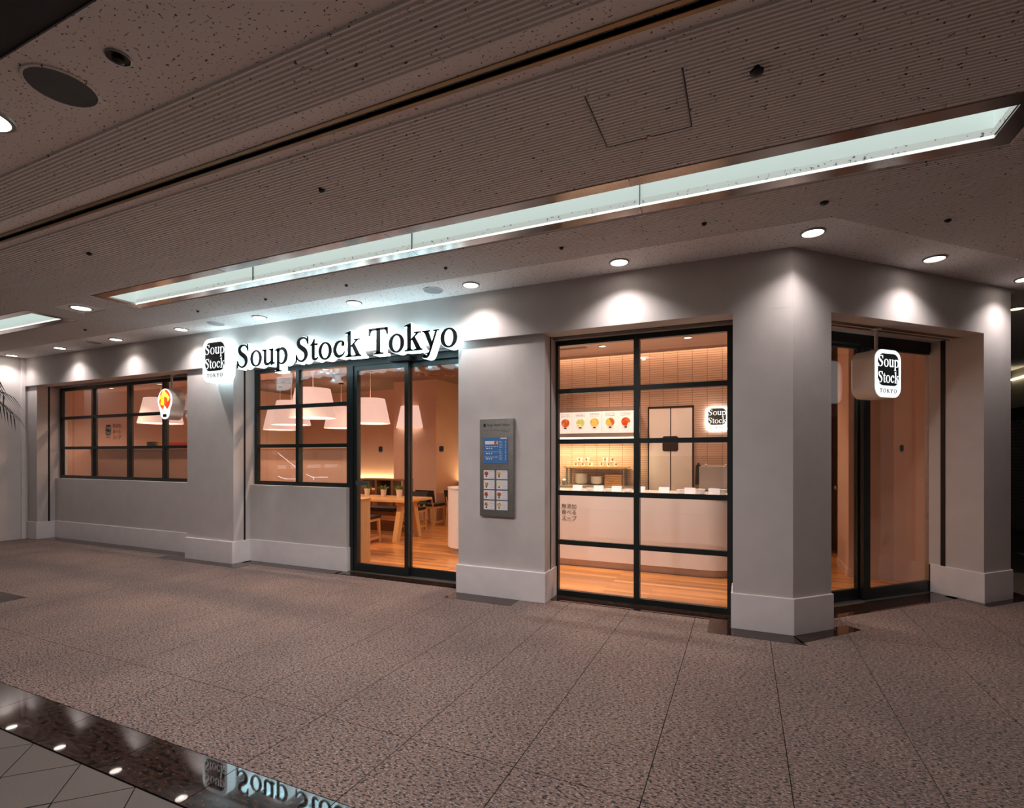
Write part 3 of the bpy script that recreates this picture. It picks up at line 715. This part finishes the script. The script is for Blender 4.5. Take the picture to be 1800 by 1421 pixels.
# hanging bowl sign in the left bay
bs = empty('bowl_sign', (-8.36, .21, 2.28), 0, 'hanging lit sign shaped like a cup of orange soup', 'sign')
def bowl_outline(s=1.0):
    def hw(z):
        if z > .03: return .175 * math.sqrt(max(0, 1 - ((z - .045) / .18) ** 2))
        if z > -.15: u = (.03 - z) / .18; u = u * u * (3 - 2 * u); return .174 * (1 - u) + .112 * u
        return .112 * math.sqrt(max(0, 1 - ((z + .15) / .095) ** 2))
    zs = [.225 - .47 * (.5 - .5 * math.cos(math.pi * k / 22)) for k in range(23)]
    R_ = [(hw(z) * s, z * s) for z in zs[1:-1]]
    return [(0, zs[0] * s)] + R_ + [(0, zs[-1] * s)] + [(-x, z) for x, z in R_[::-1]]
MB().prism(bowl_outline(), -.10, .10, 'y').build('light_box', 'sign_white', bs)
for q in (-1, 1): MB().prism(bowl_outline(.97), *sorted((q * .1005, q * .104)), 'y').build('front_panel', 'sign_face', bs)
MB().prism(ell(0, .055, .133, .152, 32), -.107, -.104, 'y').build('soup_picture', 'sign_soup', bs)
MB().prism(rrect(0, -.185, .085, .045, .012), -.107, -.104, 'y').build('cup_logo', 'ink', bs)
MB().lathe([(.016, .21), (.016, HB - 2.28 - .008)], n=14).build('rod', 'sign_white', bs, True)
MB().lathe([(.04, HB - 2.28 - .01), (.04, HB - 2.28)], n=20).build('ceiling_plate', 'sign_white', bs)

# ================================================================== MENU BOARD
mbd = empty('menu_board', (-2.737, .045, 1.365), 0, 'tall brushed steel menu board with blue poster and eight soup cards', 'menu board')
MB().box(-.197, .197, -.045, 0, -.512, .512).build('steel_case', 'steel_dull', mbd, bevel=.004)
yf = -.0455
mb = MB(); word(mb, 'Soup Stock Tokyo', -.110, .438, .0238 / 676, yf - .001, yf, 6); mb.build('board_title', 'ink', mbd)
mb = MB().prism(rrect(-.138, .447, .026, .034, .007), yf - .001, yf, 'y'); mb.build('board_logo', 'ink', mbd)
def lines(mb, x0, x1, z0, z1, n, y, h=.003, frag=4):
    for k in range(n):
        z = z1 - (z1 - z0) * (k / max(1, n - 1)); x = x0
        while x < x1 - .004:
            w_ = random.uniform(.4, 1) * (x1 - x0) / frag; mb.box(x, min(x + w_, x1), y - .0006, y, z - h, z); x += w_ + (x1 - x0) * .06
mb = MB(); lines(mb, -.15, .12, .395, .395, 1, yf, .004, 7); lines(mb, .07, .15, .375, .384, 2, yf, .003, 2); mb.build('board_small_print', 'ink_soft', mbd)
po = MB().box(-.148, .133, yf - .004, yf, .046, .318).build('blue_poster', 'blue_print', mbd)
yp = yf - .004
mb = MB().box(-.13, .02, yp - .001, yp, .245, .28).box(.05, .125, yp - .001, yp, .302, .314)
for z in (.203, .148, .094):
    for x_, w_ in ((-.118, .022), (-.086, .013), (-.06, .013)): mb.box(x_, x_ + w_, yp - .001, yp, z - .006, z + .006)
lines(mb, -.13, .02, .115, .225, 3, yp, .005, 4)
for z in [.275, .262, .245, .23, .215, .19, .173, .16, .145, .13, .115, .1, .085]: mb.box(.104, .113, yp - .001, yp, z - .003, z + .003); mb.box(.035, .035 + random.uniform(.02, .05), yp - .001, yp, z - .0015, z + .0015)
mb.build('poster_print', 'paper', po)
MB().box(-.02, .02, yp - .0015, yp - .0005, .246, .279).build('poster_picture', 'soup_red', po)
MB().box(-.152, .137, yf - .007, yf, -.022, -.012).build('card_rail', 'steel', mbd)
kinds = ['tomato', 'orange', 'mixed', 'green', 'red', 'tomato', 'mixed', 'orange']
for r_ in range(4):
    for c_ in range(2):
        x_, z = -.083 + c_ * .149, -.07 - r_ * .108
        cd_ = MB().box(x_ - .063, x_ + .063, yf - .004, yf, z - .047, z + .047).build('soup_card', 'paper', mbd)
        MB().prism(ell(x_ - .032, z + .008, .023, .022, 20), yf - .0055, yf - .004, 'y').build('card_picture', 'soup_' + kinds[r_ * 2 + c_], cd_)
        mb = MB().prism(rrect(x_ - .032, z - .024, .016, .012, .003), yf - .0055, yf - .004, 'y').build('cup_mark', 'ink', cd_)
        mb = MB(); lines(mb, x_ + .005, x_ + .055, z - .03, z + .035, 5, yf - .004, .0022, 3); mb.build('card_print', 'grey_print', cd_)

# ================================================================== SERVICE COUNTER AND KITCHEN
def capsule(x0, x1, y0, y1, e=0, n=12):
    r = (y1 - y0) / 2 + e; cy = (y0 + y1) / 2; R_ = (y1 - y0) / 2
    pts = [(x1 - R_ + r * math.cos(math.radians(a)), cy + r * math.sin(math.radians(a))) for a in [-90 + 180 * k / n for k in range(n + 1)]]
    return pts + [(x0 + R_ + r * math.cos(math.radians(a)), cy + r * math.sin(math.radians(a))) for a in [90 + 180 * k / n for k in range(n + 1)]]
ct = empty('service_counter', (-2.5, 2.2, .005), 0, 'long white service counter with rounded ends', 'counter')
def cbx(mb, n, m, **k):
    o = mb.build(n, m, ct, **k); o.location = (2.5, -2.2, -.005); return o
cbx(MB().prism(capsule(-4.58, -.42, 1.80, 2.55), .10, .985), 'counter_body', 'counter_white', smooth=True)
cbx(MB().prism(capsule(-4.58, -.42, 1.80, 2.55, -.045), .006, .10), 'toe_kick', 'toe', smooth=True)
cbx(MB().prism(capsule(-4.58, -.42, 1.80, 2.55, .008), .985, 1.005), 'counter_top', 'counter_top')
cl = empty('counter_lettering', (-2.63, 1.798, .80), 0, 'dark brown Japanese lettering on the white counter front', 'lettering')
jp('無添加\n食べる\nスープ', .072, 'dark_plate', cl, (0, -.001, -.02), line=1.1)
mb = MB(); lines(mb, .01, .15, -.185, -.17, 2, 0, .003, 5); mb.build('small_print', 'toe', cl)
mb = MB().prism(rrect(-.075, -.02, .085, .115, .02), -.001, 0, 'y').build('logo_mark', 'dark_plate', cl)
gg = empty('glass_guard', (-1.9, 2.15, 1.005), 0, 'clear glass guard standing along the counter top', 'glass guard')
for x0, x1 in ((-1.15, .0), (-.0, 1.02), (1.03, 1.3)): MB().box(x0, x1 - .01, -.004, .004, 0, .48).build('pane', 'guard_glass', gg)
for x_ in (-1.15, 0, 1.025): MB().box(x_ - .006, x_ + .002, -.006, .006, 0, .485).build('edge', 'guard_glass', gg)
for k, (x_, so_) in enumerate(((-2.44, 'mixed'), (-2.148, 'red'), (-1.905, 'tomato'), (-1.60, 'red'), (-1.297, 'green'), (-.985, 'orange'), (-.705, 'green'))):
    c = empty('price_card', (x_, 1.93, 1.005), 0, ['first', 'second', 'third', 'fourth', 'fifth', 'sixth', 'last'][k] + ' white soup price card from the left on the counter', 'price card', 'price cards on the counter')
    MB().prism([(-.035, 0), (.03, 0), (0, .085), (-.006, .085)], -.065, .065, 'x').build('card', 'paper', c)
    m_ = MB().prism(ell(-.035, .045, .022, .022, 18), -.003, 0, 'y').build('card_picture', 'soup_' + so_, c); m_.location = (0, -.022, 0); m_.rotation_euler = (-.33, 0, 0)
    mb = MB(); lines(mb, 0, .055, .02, .07, 3, 0, .003, 3); o = mb.build('card_print', 'grey_print', c); o.location = (0, -.032, 0); o.rotation_euler = (-.38, 0, 0)
for k, (x_, n_) in enumerate(((-2.29, 2), (-2.03, 2), (-1.78, 2), (-1.10, 3), (-.87, 4), (-.62, 4))):
    for j in range(n_):
        b_ = MB().lathe([(.03, 0), (.05, .012), (.062, .03), (.058, .03), (.045, .014), (.02, .008)], n=16).build('small_dish', 'ceramic', smooth=True)
        b_.location = (x_, 2.02, 1.005 + j * .012)
        tag(b_, ['bottom', 'second lowest', 'third lowest', 'topmost'][j] + ' small white dish in the counter stack near the ' + ['first', 'second', 'third', 'sixth', 'sixth and last', 'last'][k] + ' price card', 'dish', 'small dishes on the counter')
# back counter and shelf
bc = empty('back_counter', (-2.9, 3.66, .005), 0, 'dark fronted back counter against the tiled wall', 'counter')
MB().box(-1.1, .95, -.33, .335, 0, .945).build('cabinet_body', 'brown_wood', bc); MB().box(-1.12, .96, -.35, .335, .945, .985).build('worktop', 'steel', bc)
sh = empty('wooden_shelf', (-2.68, 3.83, .99), 0, 'pale wooden shelf rack on the back counter holding cups', 'shelf')
MB().box(-.56, .55, -.14, .14, .285, .312).build('shelf_board', 'pine', sh)
for sx in (-.5, .49):
    for sy in (-.11, .11): MB().box(sx - .012, sx + .012, sy - .012, sy + .012, 0, .285).build('leg', 'steel_dull', sh)
for g_, x0 in enumerate((-2.93, -2.48)):
    for k, (dx, lv) in enumerate(((0, 0), (.125, 0), (.25, 0), (.062, 1), (.188, 1))):
        u = empty('paper_cup', (x0 + dx - .10, 3.80, 1.302 + lv * .078), 0, ['bottom left', 'bottom middle', 'bottom right', 'top left', 'top right'][k] + ' white paper cup with dark logo in the ' + ('left' if g_ == 0 else 'right') + ' pyramid on the shelf', 'cup', 'paper cups ' + ('left' if g_ == 0 else 'right'))
        MB().lathe([(.034, 0), (.046, .074), (.049, .078), (.044, .078)], n=18).build('cup_body', 'paper', u, True)
        MB().prism(rrect(0, .037, .022, .022, .006), -.046, -.041, 'y').build('cup_logo', 'ink', u)
for x_, n_, r_, lb in ((-2.87, 7, .115, 'left stack on the back counter'), (-2.595, 5, .115, 'right stack on the back counter')):
    for k in range(n_):
        b_ = MB().lathe([(.05, 0), (.09, .022), (r_, .055), (r_ - .006, .055), (.08, .02), (.03, .01)], n=24).build('soup_bowl', 'ceramic', smooth=True)
        b_.location = (x_ - .07, 3.80, .99 + k * .0215); tag(b_, ['bottom', 'second', 'third', 'fourth', 'fifth', 'sixth', 'seventh'][k] + (' white bowl up in the ' if k else ' white bowl in the ') + lb, 'bowl', 'bowls ' + lb)
for k in range(5):
    b_ = MB().box(-.145, .145, -.09, .09, 0, .034).build('wooden_tray', 'tray_wood', bevel=.004); b_.location = (-2.37, 3.80, .99 + k * .036)
    tag(b_, 'wooden tray in the pile beside the bowls, number %s from the bottom' % ['one', 'two', 'three', 'four', 'five'][k], 'tray', 'wooden trays')
for k, (x_, h_) in enumerate(((-3.28, .17), (-3.17, .13))):
    b_ = MB().lathe([(.03, 0), (.038, .02), (.038, h_ * .6), (.014, h_ * .8), (.014, h_)], n=16).build('bottle', 'steel', smooth=True); b_.location = (x_, 3.55, .99)
    tag(b_, ['tall', 'short'][k] + ' shiny bottle at the left end of the back counter', 'bottle', 'bottles on the back counter')
# lit menu panel
mp = empty('lit_menu_panel', (-3.0, 3.6, 2.03), 0, 'backlit menu panel with five soup pictures above the back counter', 'menu panel')
MB().box(-1.3, 1.0, 0, .38, -.30, .26).build('panel_box', 'toe', mp)
for x0, x1 in ((-1.28, -.52), (-.515, -.055), (-.05, .465), (.47, .995)): MB().box(x0, x1, -.006, 0, -.165, .195).build('menu_sheet', 'menu_light', mp)
MB().box(-1.3, 1.0, -.006, 0, -.30, -.235).build('light_strip', 'warm_strip', mp); 
for k, (x_, so_) in enumerate(((-.165, 'tomato'), (.10, 'green'), (.345, 'orange'), (.61, 'mixed'), (.868, 'red'))):
    MB().prism(ell(x_, .015, .073, .070, 28), -.012, -.009, 'y').build('soup_picture', 'lit_' + so_, mp)
    MB().prism([(x_ - .07, 0), (x_ + .07, 0), (x_ + .055, -.075), (x_ + .03, -.105), (x_ - .03, -.105), (x_ - .055, -.075)], -.009, -.006, 'y').build('cup_picture', 'cup_light', mp)
    MB().prism(rrect(x_, -.072, .045, .022, .008), -.012, -.009, 'y').build('cup_logo', 'ink', mp)
    mb = MB(); lines(mb, x_ - .08, x_ + .08, .125, .165, 3, -.006, .006, 5); mb.build('menu_print', 'ink_soft', mp)
area('strip_lamp', (-.15, .05, -.31), 2.2, .08, 24, (1, .80, .45), mp)
# swing doors, sign and machine
kd = empty('kitchen_doors', (-1.47, 3.985, .005), 0, 'pair of white swing doors with a dark plate on the tiled wall', 'door')
for x0, x1 in ((-.345, -.008), (.008, .335)): MB().box(x0, x1, -.03, 0, 0, 2.26).build('door_panel', 'door_white', kd, bevel=.003)
MB().box(-.37, -.35, -.02, .012, 0, 2.30).box(.34, .36, -.02, .012, 0, 2.30).box(-.37, .36, -.02, .012, 2.275, 2.30).box(-.006, .006, -.02, .012, 0, 2.27).build('door_frame', 'dark_plate', kd)
MB().prism(rrect(-.005, 1.68, .25, .25, .035), -.036, -.030, 'y').build('dark_plate', 'dark_plate', kd)
ks = empty('lit_wall_logo', (-.758, 4.0, 2.075), 0, 'glowing logo sign mounted on the tiled kitchen wall', 'sign', 'logo signs')
MB().prism(rrect(0, 0, .325, .385, .085), -.09, -.035, 'y').build('light_box', 'sign_face', ks)
MB().box(-.1, .1, -.035, 0, -.1, .1).build('wall_bracket', 'steel', ks)
logo_face(ks, .31, .37, -.0902, 'ink_soft', 'sign_face', 'paper')
area('halo_lamp', (0, -.02, 0), .30, .34, 5, (.86, .95, 1), ks, (math.pi / 2, 0, 0))
mc = empty('soup_warmer', (-.70, 3.0, .005), 0, 'boxy stainless soup warmer behind the right end of the counter', 'machine')
MB().box(-.25, .45, -.1, .5, 1.0, 1.335).build('steel_hood', 'steel_light', mc, bevel=.008); MB().box(-.25, .45, -.1, .5, 0, 1.0).build('base_cabinet', 'steel_dull', mc)
for x_ in (-.17, .1): o = MB().lathe([(.02, 0), (.024, .02), (.008, .03)], n=12).build('lid_knob', 'steel', mc, True); o.location = (x_, .1, 1.335)
ap = MB().prism([(-.05, 0), (.05, 0), (.04, .30), (0, .36), (-.04, .30)], -.03, .0, 'y').build('hanging_apron', 'black_seat'); ap.location = (-1.04, 3.99, 1.02); tag(ap, 'dark folded cloth hanging beside the white kitchen doors', 'cloth')
ac = empty('air_grille', (-2.95, 3.03, SZ), 0, 'long slotted air grille in the pale ceiling over the counter', 'air vent')
MB().box(-.35, .35, -.07, .07, -.006, 0).build('grille_frame', 'in_ceiling', ac); MB().box(-.32, .32, -.05, -.01, -.008, -.004).box(-.32, .32, .01, .05, -.008, -.004).build('slot', 'dark_plate', ac)
for x_, y_, lb in ((-2.378, 3.04, 'left'), (-1.109, 2.97, 'right')):
    downlight(x_, y_, SZ, lb + ' small downlight in the ceiling over the service counter', 'kitchen downlights', 50, .055, 130, .6, 'lamp_disc_dim', (1, .68, .47))
for k, (x_, y_) in enumerate(((-3.2, 1.25), (-2.0, 1.25), (-1.05, 1.25), (.5, 2.0))):
    downlight(x_, y_, SZ, ['first', 'second', 'third', 'fourth'][k] + ' downlight from the left in the row inside the counter window', 'kitchen downlights', 140 if k < 3 else 1.5, .055, 84, .8, 'lamp_disc_dim', (1, .83, .72))
area('cove_lamp', (-1.6, 3.87, 3.40), 4.0, .10, 15, (1, .66, .40))

# ================================================================== DINING ROOM
def pendant(x, y, zb, label):
    t = empty('pendant_lamp', (x, y, SZ), 0, label, 'lamp', 'white pendant lamps')
    R0, R1, h = .39, .285, .50; zb -= SZ
    MB().lathe([(R0, zb), (R1, zb + h), (R1 - .012, zb + h), (R0 - .012, zb), (R0, zb)], n=40, caps=False).build('shade', 'shade', t, True)
    MB().lathe([(R0 - .014, zb + .02), (R0 - .014, zb + .03)], n=40).build('diffuser', 'shade_in', t)
    MB().lathe([(.006, zb + h - .06), (.006, -.02)], n=8).build('cord', 'counter_white', t)
    MB().lathe([(.05, -.03), (.055, 0)], n=18).build('ceiling_rose', 'black', t)
    mb = MB()
    for a in range(3): mb.bar((0, 0, zb + h - .03), (R1 * math.cos(a * 2.094), R1 * math.sin(a * 2.094), zb + h - .01), .006)
    mb.build('spider', 'steel_dull', t)
    spot('bulb', (0, 0, zb + .015), 22, (1, .56, .33), 165, .6, t, .2)
    return t
for x_, y_, z_, lb in ((-7.1, 1.80, 2.13, 'nearest large white pendant lamp behind the two-column grid window'), (-7.24, 3.46, 2.13, 'white pendant lamp behind the left sliding door'),
                       (-7.38, 5.14, 2.125, 'white pendant lamp behind the meeting stile of the sliding doors'), (-9.07, 3.15, 2.13, 'white pendant lamp overlapping the nearest one on its left'),
                       (-9.06, 4.62, 2.13, 'white pendant lamp partly hidden between the window and sliding door'), (-10.9, 4.49, 2.12, 'farthest and lowest looking white pendant lamp in the grid window'),
                       (-10.92, 1.62, 2.12, 'white pendant lamp behind the hanging bowl sign')):
    pendant(x_, y_, z_, lb)
for k, x_ in enumerate((-11.0, -9.6, -8.2, -6.73, -5.84, -4.6)):
    downlight(x_, .79, 2.735, ['first', 'second', 'third', 'fourth', 'fifth', 'sixth'][k] + ' small soffit downlight from the left just inside the dining windows', 'dining soffit downlights', 85 if k in (3, 4) else 36, .045, 130, .7, 'lamp_disc_dim', (1, .66, .46))
for k, (x_, y_) in enumerate(((-6.0, 3.0), (-5.2, 4.4), (-6.0, 4.6), (-8.2, 4.2), (-4.8, 5.3))):
    downlight(x_, y_, SZ, ['near table', 'right rear', 'pillar', 'left rear', 'far right'][k] + ' pinhole downlight in the dark dining ceiling', 'dining downlights', 30, .04, 100, .7, 'lamp_disc_dim', (1, .60, .38))
for k, (x_, y_) in enumerate(((-10.1, 3.7), (-6.2, 4.3))):
    a = empty('ceiling_air_unit', (x_, y_, SZ), 0, ['round air unit in the dark ceiling above the left pendants', 'round air unit in the dark ceiling above the right sliding door'][k], 'air vent', 'round air units')
    MB().lathe([(.42, 0), (.40, -.03), (.36, -.03), (.34, 0)], n=32, caps=False).build('outer_ring', 'brown_wood', a, True); MB().lathe([(.27, 0), (.25, -.035), (.19, -.035), (.17, 0)], n=32, caps=False).build('inner_ring', 'brown_wood', a, True)
    MB().lathe([(.10, 0), (.09, -.03)], n=24).build('hub', 'brown_wood', a)

def table(x0, x1, yc, z, label, wd=.80):
    t = empty('dining_table', ((x0 + x1) / 2, yc, .005), 0, label, 'table', 'timber dining tables'); hx = (x1 - x0) / 2; hy = wd / 2
    for k in range(5): MB().box(-hx, hx, -hy + wd * k / 5 + .001, -hy + wd * (k + 1) / 5 - .001, z - .045, z - .005).build('top_plank', 'pine', t)
    for sx in (-1, 1):
        for sy in (-1, 1):
            X = sx * (hx - .26)
            MB().prism([(sy * .10, z - .045), (sy * .22, z - .045), (sy * .385, 0), (sy * .285, 0)], X - .045, X + .045, 'x').build('leg', 'pine_upright', t)
        MB().box(X - .04, X + .04, -.30, .30, z - .11, z - .045).build('crossbar', 'pine', t)
    MB().box(-hx + .3, hx - .3, -.035, .035, z - .42, z - .34).build('stretcher', 'pine', t)
    return t
table(-8.1, -5.60, 2.79, .725, 'long timber trestle table with three potted plants')
table(-10.6, -8.15, 4.75, .70, 'second timber table behind the potted plants', .7)
table(-6.5, -4.95, 5.15, .70, 'timber table right of the pillar beside the banquette', .55)
def chair(x, y, rz, label):
    t = empty('dining_chair', (x, y, .005), rz, label, 'chair', 'dark upholstered timber chairs')
    for sx in (-1, 1):
        MB().prism([(-.21, .40), (-.16, .40), (-.19, 0), (-.235, 0)], sx * .19 - .018, sx * .19 + .018, 'x').build('leg', 'pine_upright', t)
        MB().prism([(.16, .40), (.205, .40), (.235, 0), (.19, 0)], sx * .19 - .018, sx * .19 + .018, 'x').build('leg', 'pine_upright', t)
        MB().box(sx * .19 - .014, sx * .19 + .014, -.20, .20, .06, .10).build('stretcher', 'pine', t)
        MB().prism([(.17, .40), (.205, .40), (.25, .62), (.22, .62)], sx * .17 - .015, sx * .17 + .015, 'x').build('back_post', 'pine_upright', t)
    MB().box(-.21, .21, -.21, .20, .37, .41).build('seat_rail', 'pine', t); MB().box(-.225, .225, -.23, .19, .41, .46).build('seat', 'black_seat', t, bevel=.012)
    MB().prism([(.18, .50), (.215, .50), (.275, .755), (.24, .755)], -.225, .225, 'x').build('backrest', 'black_seat', t, bevel=.008)
    return t
chair(-6.28, 2.10, math.radians(187), 'dark seated chair at the near side of the long table beside the timber cabinet')
chair(-6.46, 4.48, math.radians(180), 'dark chair with timber legs seen from behind right of the long table')
chair(-6.35, 3.62, math.radians(8), 'dark chair on the far side of the long table')
chair(-5.85, 4.65, math.radians(172), 'dark chair next to the white counter end')
def bench(x0, x1, y0, y1, label, back=True):
    t = empty('bench_seat', ((x0 + x1) / 2, (y0 + y1) / 2, .005), 0, label, 'bench', 'dark dining benches'); a, b = (x1 - x0) / 2, (y1 - y0) / 2
    MB().box(-a, a, -b, b, .38, .45).build('seat', 'bench_dark', t, bevel=.012)
    if back: MB().box(-a, a, b - .06, b, .45, .855).build('backrest', 'bench_dark', t)
    MB().box(-a, a, -b + .05, b, 0, .38).build('plinth', 'brown_wood', t)
    return t
bench(XL + .12, -7.86, 5.50, 5.98, 'long dark banquette along the back wall under the glowing strip')
bench(-6.64, -4.45, 5.50, 5.98, 'dark banquette against the back wall right of the pillar')
t = empty('long_bench', (-7.0, 2.2, .005), 0, 'dark padded backless bench at the near side of the long table', 'bench', 'dark dining benches')
bx = bench(-8.0, -6.6, 3.35, 3.70, 'dark padded bench beyond the long table', False)
MB().box(-.5, .3, -.18, .18, .40, .46).build('seat', 'bench_dark', t); MB().box(-.5, .3, -.16, .16, .34, .40).build('seat_rail', 'pine', t)
for sx in (-.42, .22):
    for sy in (-.13, .13): MB().box(sx - .025, sx + .025, sy - .025, sy + .025, 0, .34).build('leg', 'pine_upright', t)
for x0, x1 in ((XL + .12, -7.86), (-6.64, -4.45)):
    o = MB().box(x0, x1, 6.02, 6.05, .82, .84).build('wall_strip_light', 'warm_strip'); tag(o, 'hidden glowing strip behind the banquette ' + ('left' if x0 < -8 else 'right') + ' of the pillar', 'strip light')
    area('strip_lamp', ((x0 + x1) / 2, 6.04, .86), x1 - x0, .04, 16 if x0 < -8 else 9, (1, .72, .36), None, (math.pi, 0, 0))
hc = empty('side_cabinet', (-7.35, 4.15, .005), 0, 'brown high serving table with glass inserts behind the plants', 'table')
MB().box(-.62, .56, -.16, .16, .955, .985).build('top', 'brown_wood', hc)
for x_ in (-.60, -.22, .20, .50): MB().box(x_, x_ + .05, -.15, .15, 0, .955).build('leg', 'brown_wood', hc)
MB().box(-.17, .20, .1, .12, .55, .955).build('panel', 'bench_dark', hc)
for k, (x_, y_) in enumerate(((-6.92, 2.98), (-6.52, 2.96), (-6.18, 2.98))):
    t = empty('potted_plant', (x_, y_, .725), 0, ['left', 'middle', 'right'][k] + ' of three small green plants in white pots on the long table', 'potted plant', 'table plants')
    MB().lathe([(.042, 0), (.06, .135), (.063, .14), (.054, .14), (.05, .11)], n=20).build('pot', 'pot', t, True)
    mb = MB()
    for j in range(46):
        a = random.uniform(0, 6.28); e = random.uniform(.2, 1.2); L = random.uniform(.06, .13)
        p = Vector((math.cos(a) * .02, math.sin(a) * .02, .12)); d = Vector((math.cos(a) * math.cos(e), math.sin(a) * math.cos(e), math.sin(e))); q = p + d * L
        u = d.cross(Vector((0, 0, 1))).normalized() * .014; n_ = u.cross(d) * .3
        mb.add([p, p + d * L * .55 + u + n_, q, p + d * L * .55 - u + n_, p + d * L * .5 - n_ * 1.2], [(0, 1, 2), (0, 2, 3), (0, 4, 1), (1, 4, 2), (2, 4, 3), (3, 4, 0)])
    mb.build('foliage', 'leaf', t)
cbn = empty('timber_cabinet', (-5.25, .70, .005), 0, 'low timber cabinet just inside the left sliding door', 'cabinet')
MB().box(-.30, .17, -.17, .14, 0, .885).build('body', 'pine_upright', cbn); MB().box(-.31, .18, -.18, .15, .885, .90).build('top', 'pine', cbn)
for nm, mt, d, lb, ct_ in (('dark_box', 'bench_dark', (-10.32, -10.13, 1.0, 1.10, 1.626, 1.74), 'dark square box on the partition ledge', 'box'), ('red_box', 'red_box', (-9.69, -8.9, 1.0, 1.10, 1.626, 1.72), 'bright red box on the partition ledge beside the pier', 'box')):
    o = MB().box(*d).build(nm, mt, bevel=.004); tag(o, lb, ct_)
am = empty('amber_pot', (-9.99, 1.05, 1.626), 0, 'small amber pot on the ledge between dark box and red box', 'pot')
MB().lathe([(.03, 0), (.065, .02), (.07, .08), (.075, .10)], n=18).build('body', 'amber', am, True)
MB().bar((-.11, 0, .07), (-.06, 0, .055), .015).bar((.11, 0, .07), (.06, 0, .055), .015).build('handle', 'terracotta', am)

# ================================================================== PALM standing left of the picture
pm = empty('palm', (-6.82, -3.02, 0), 0, 'tall dark palm whose drooping frond tip hangs in at the left edge', 'palm')
MB().lathe([(.17, 0), (.21, .42), (.23, .45), (.20, .45), (.19, .40)], n=28).build('planter', 'terracotta', pm, True)
MB().tube([(0, 0, .40), (.02, 0, 1.0), (-.01, .01, 1.6), (0, 0, 2.12)], [.05, .042, .036, .03], 10).build('trunk', 'brown_wood', pm)
def frond(a, L, up, droop, nleaf=22):
    d = Vector((math.cos(a), math.sin(a), 0)); pts = []
    for k in range(13):
        u = k / 12; pts.append(Vector((0, 0, 2.10)) + d * L * u + Vector((0, 0, up * u - droop * u * u)))
    mb = MB(); mb.tube(pts, [.010 - .007 * k / 12 for k in range(13)], 6)
    for k in range(nleaf):
        u = .2 + .8 * k / (nleaf - 1); f = u * 12; i = min(11, int(f)); p = pts[i].lerp(pts[i + 1], f - i); tg = (pts[i + 1] - pts[i]).normalized()
        sd = tg.cross(Vector((0, 0, 1))).normalized()
        for s in (-1, 1):
            ll = .30 * (1 - .35 * u); e = p + tg * ll * .55 + sd * s * ll * .42 + Vector((0, 0, -ll * .50)); m = p.lerp(e, .45) + Vector((0, 0, .04)); w_ = tg * .010; n_ = Vector((0, 0, .003))
            mb.add([p, m - w_, e, m + w_, m + n_], [(0, 1, 4), (1, 2, 4), (2, 3, 4), (3, 0, 4), (0, 3, 2, 1)])
    return mb.build('frond', 'palm', pm)
for a, L, up, dr in ((math.radians(18), .98, .36, .46), (math.radians(100), .8, .5, .7), (math.radians(150), .9, .5, .6), (math.radians(200), .9, .45, .6), (math.radians(250), .8, .5, .6), (math.radians(60), .55, .6, .5), (math.radians(310), .5, .6, .55)):
    frond(a, L, up, dr)

# ================================================================== backlit guide map on the left end wall (its lines mirror in the window glass)
mpb = empty('guide_map', (XL + .024, -5.77, 1.11), 0, 'backlit guide map with white route lines on the left end wall', 'sign')
MB().box(0, .05, -1.42, 1.42, -.63, .63).build('map_case', 'ink', mpb, bevel=.006)
def route(pts, name, mat='map_line', r=.011):
    P_ = cr([(y + 5.77, z - 1.11) for y, z in pts], 6) if len(pts) > 2 else [(y + 5.77, z - 1.11) for y, z in pts]
    MB().tube([(.052, y, z) for y, z in P_], r, 6).build(name, mat, mpb)
route([(-4.64, 1.56), (-5.23, 1.174), (-5.44, 1.054)], 'route_line'); route([(-4.64, .919), (-4.78, .867), (-4.93, .828), (-5.4, .809)], 'route_line'); route([(-5.65, .932), (-5.8, .876), (-5.94, .837), (-6.51, .814)], 'route_line')
for cy, cz in ((-5.31, .861), (-5.94, .786)):
    MB().tube([(.052, cy + 5.77 + .13 * math.cos(a * .4488), cz - 1.11 + .13 * math.sin(a * .4488)) for a in range(15)], .004, 5).build('station_ring', 'map_faint', mpb)
    MB().box(.050, .056, cy + 5.75, cy + 5.79, cz - 1.15, cz - 1.05).build('station_mark', 'map_line', mpb)
for y0, y1 in ((-4.93, -4.64), (-5.4, -5.09), (-6.21, -5.7), (-6.93, -6.39)):
    m_ = MB()
    for k in range(5): m_.box(.050, .053, y0 + 5.77, y1 + 5.77, .0 + k * .022, .012 + k * .022)
    tag(m_.build('text_block', 'map_faint', mpb), kind='stuff')
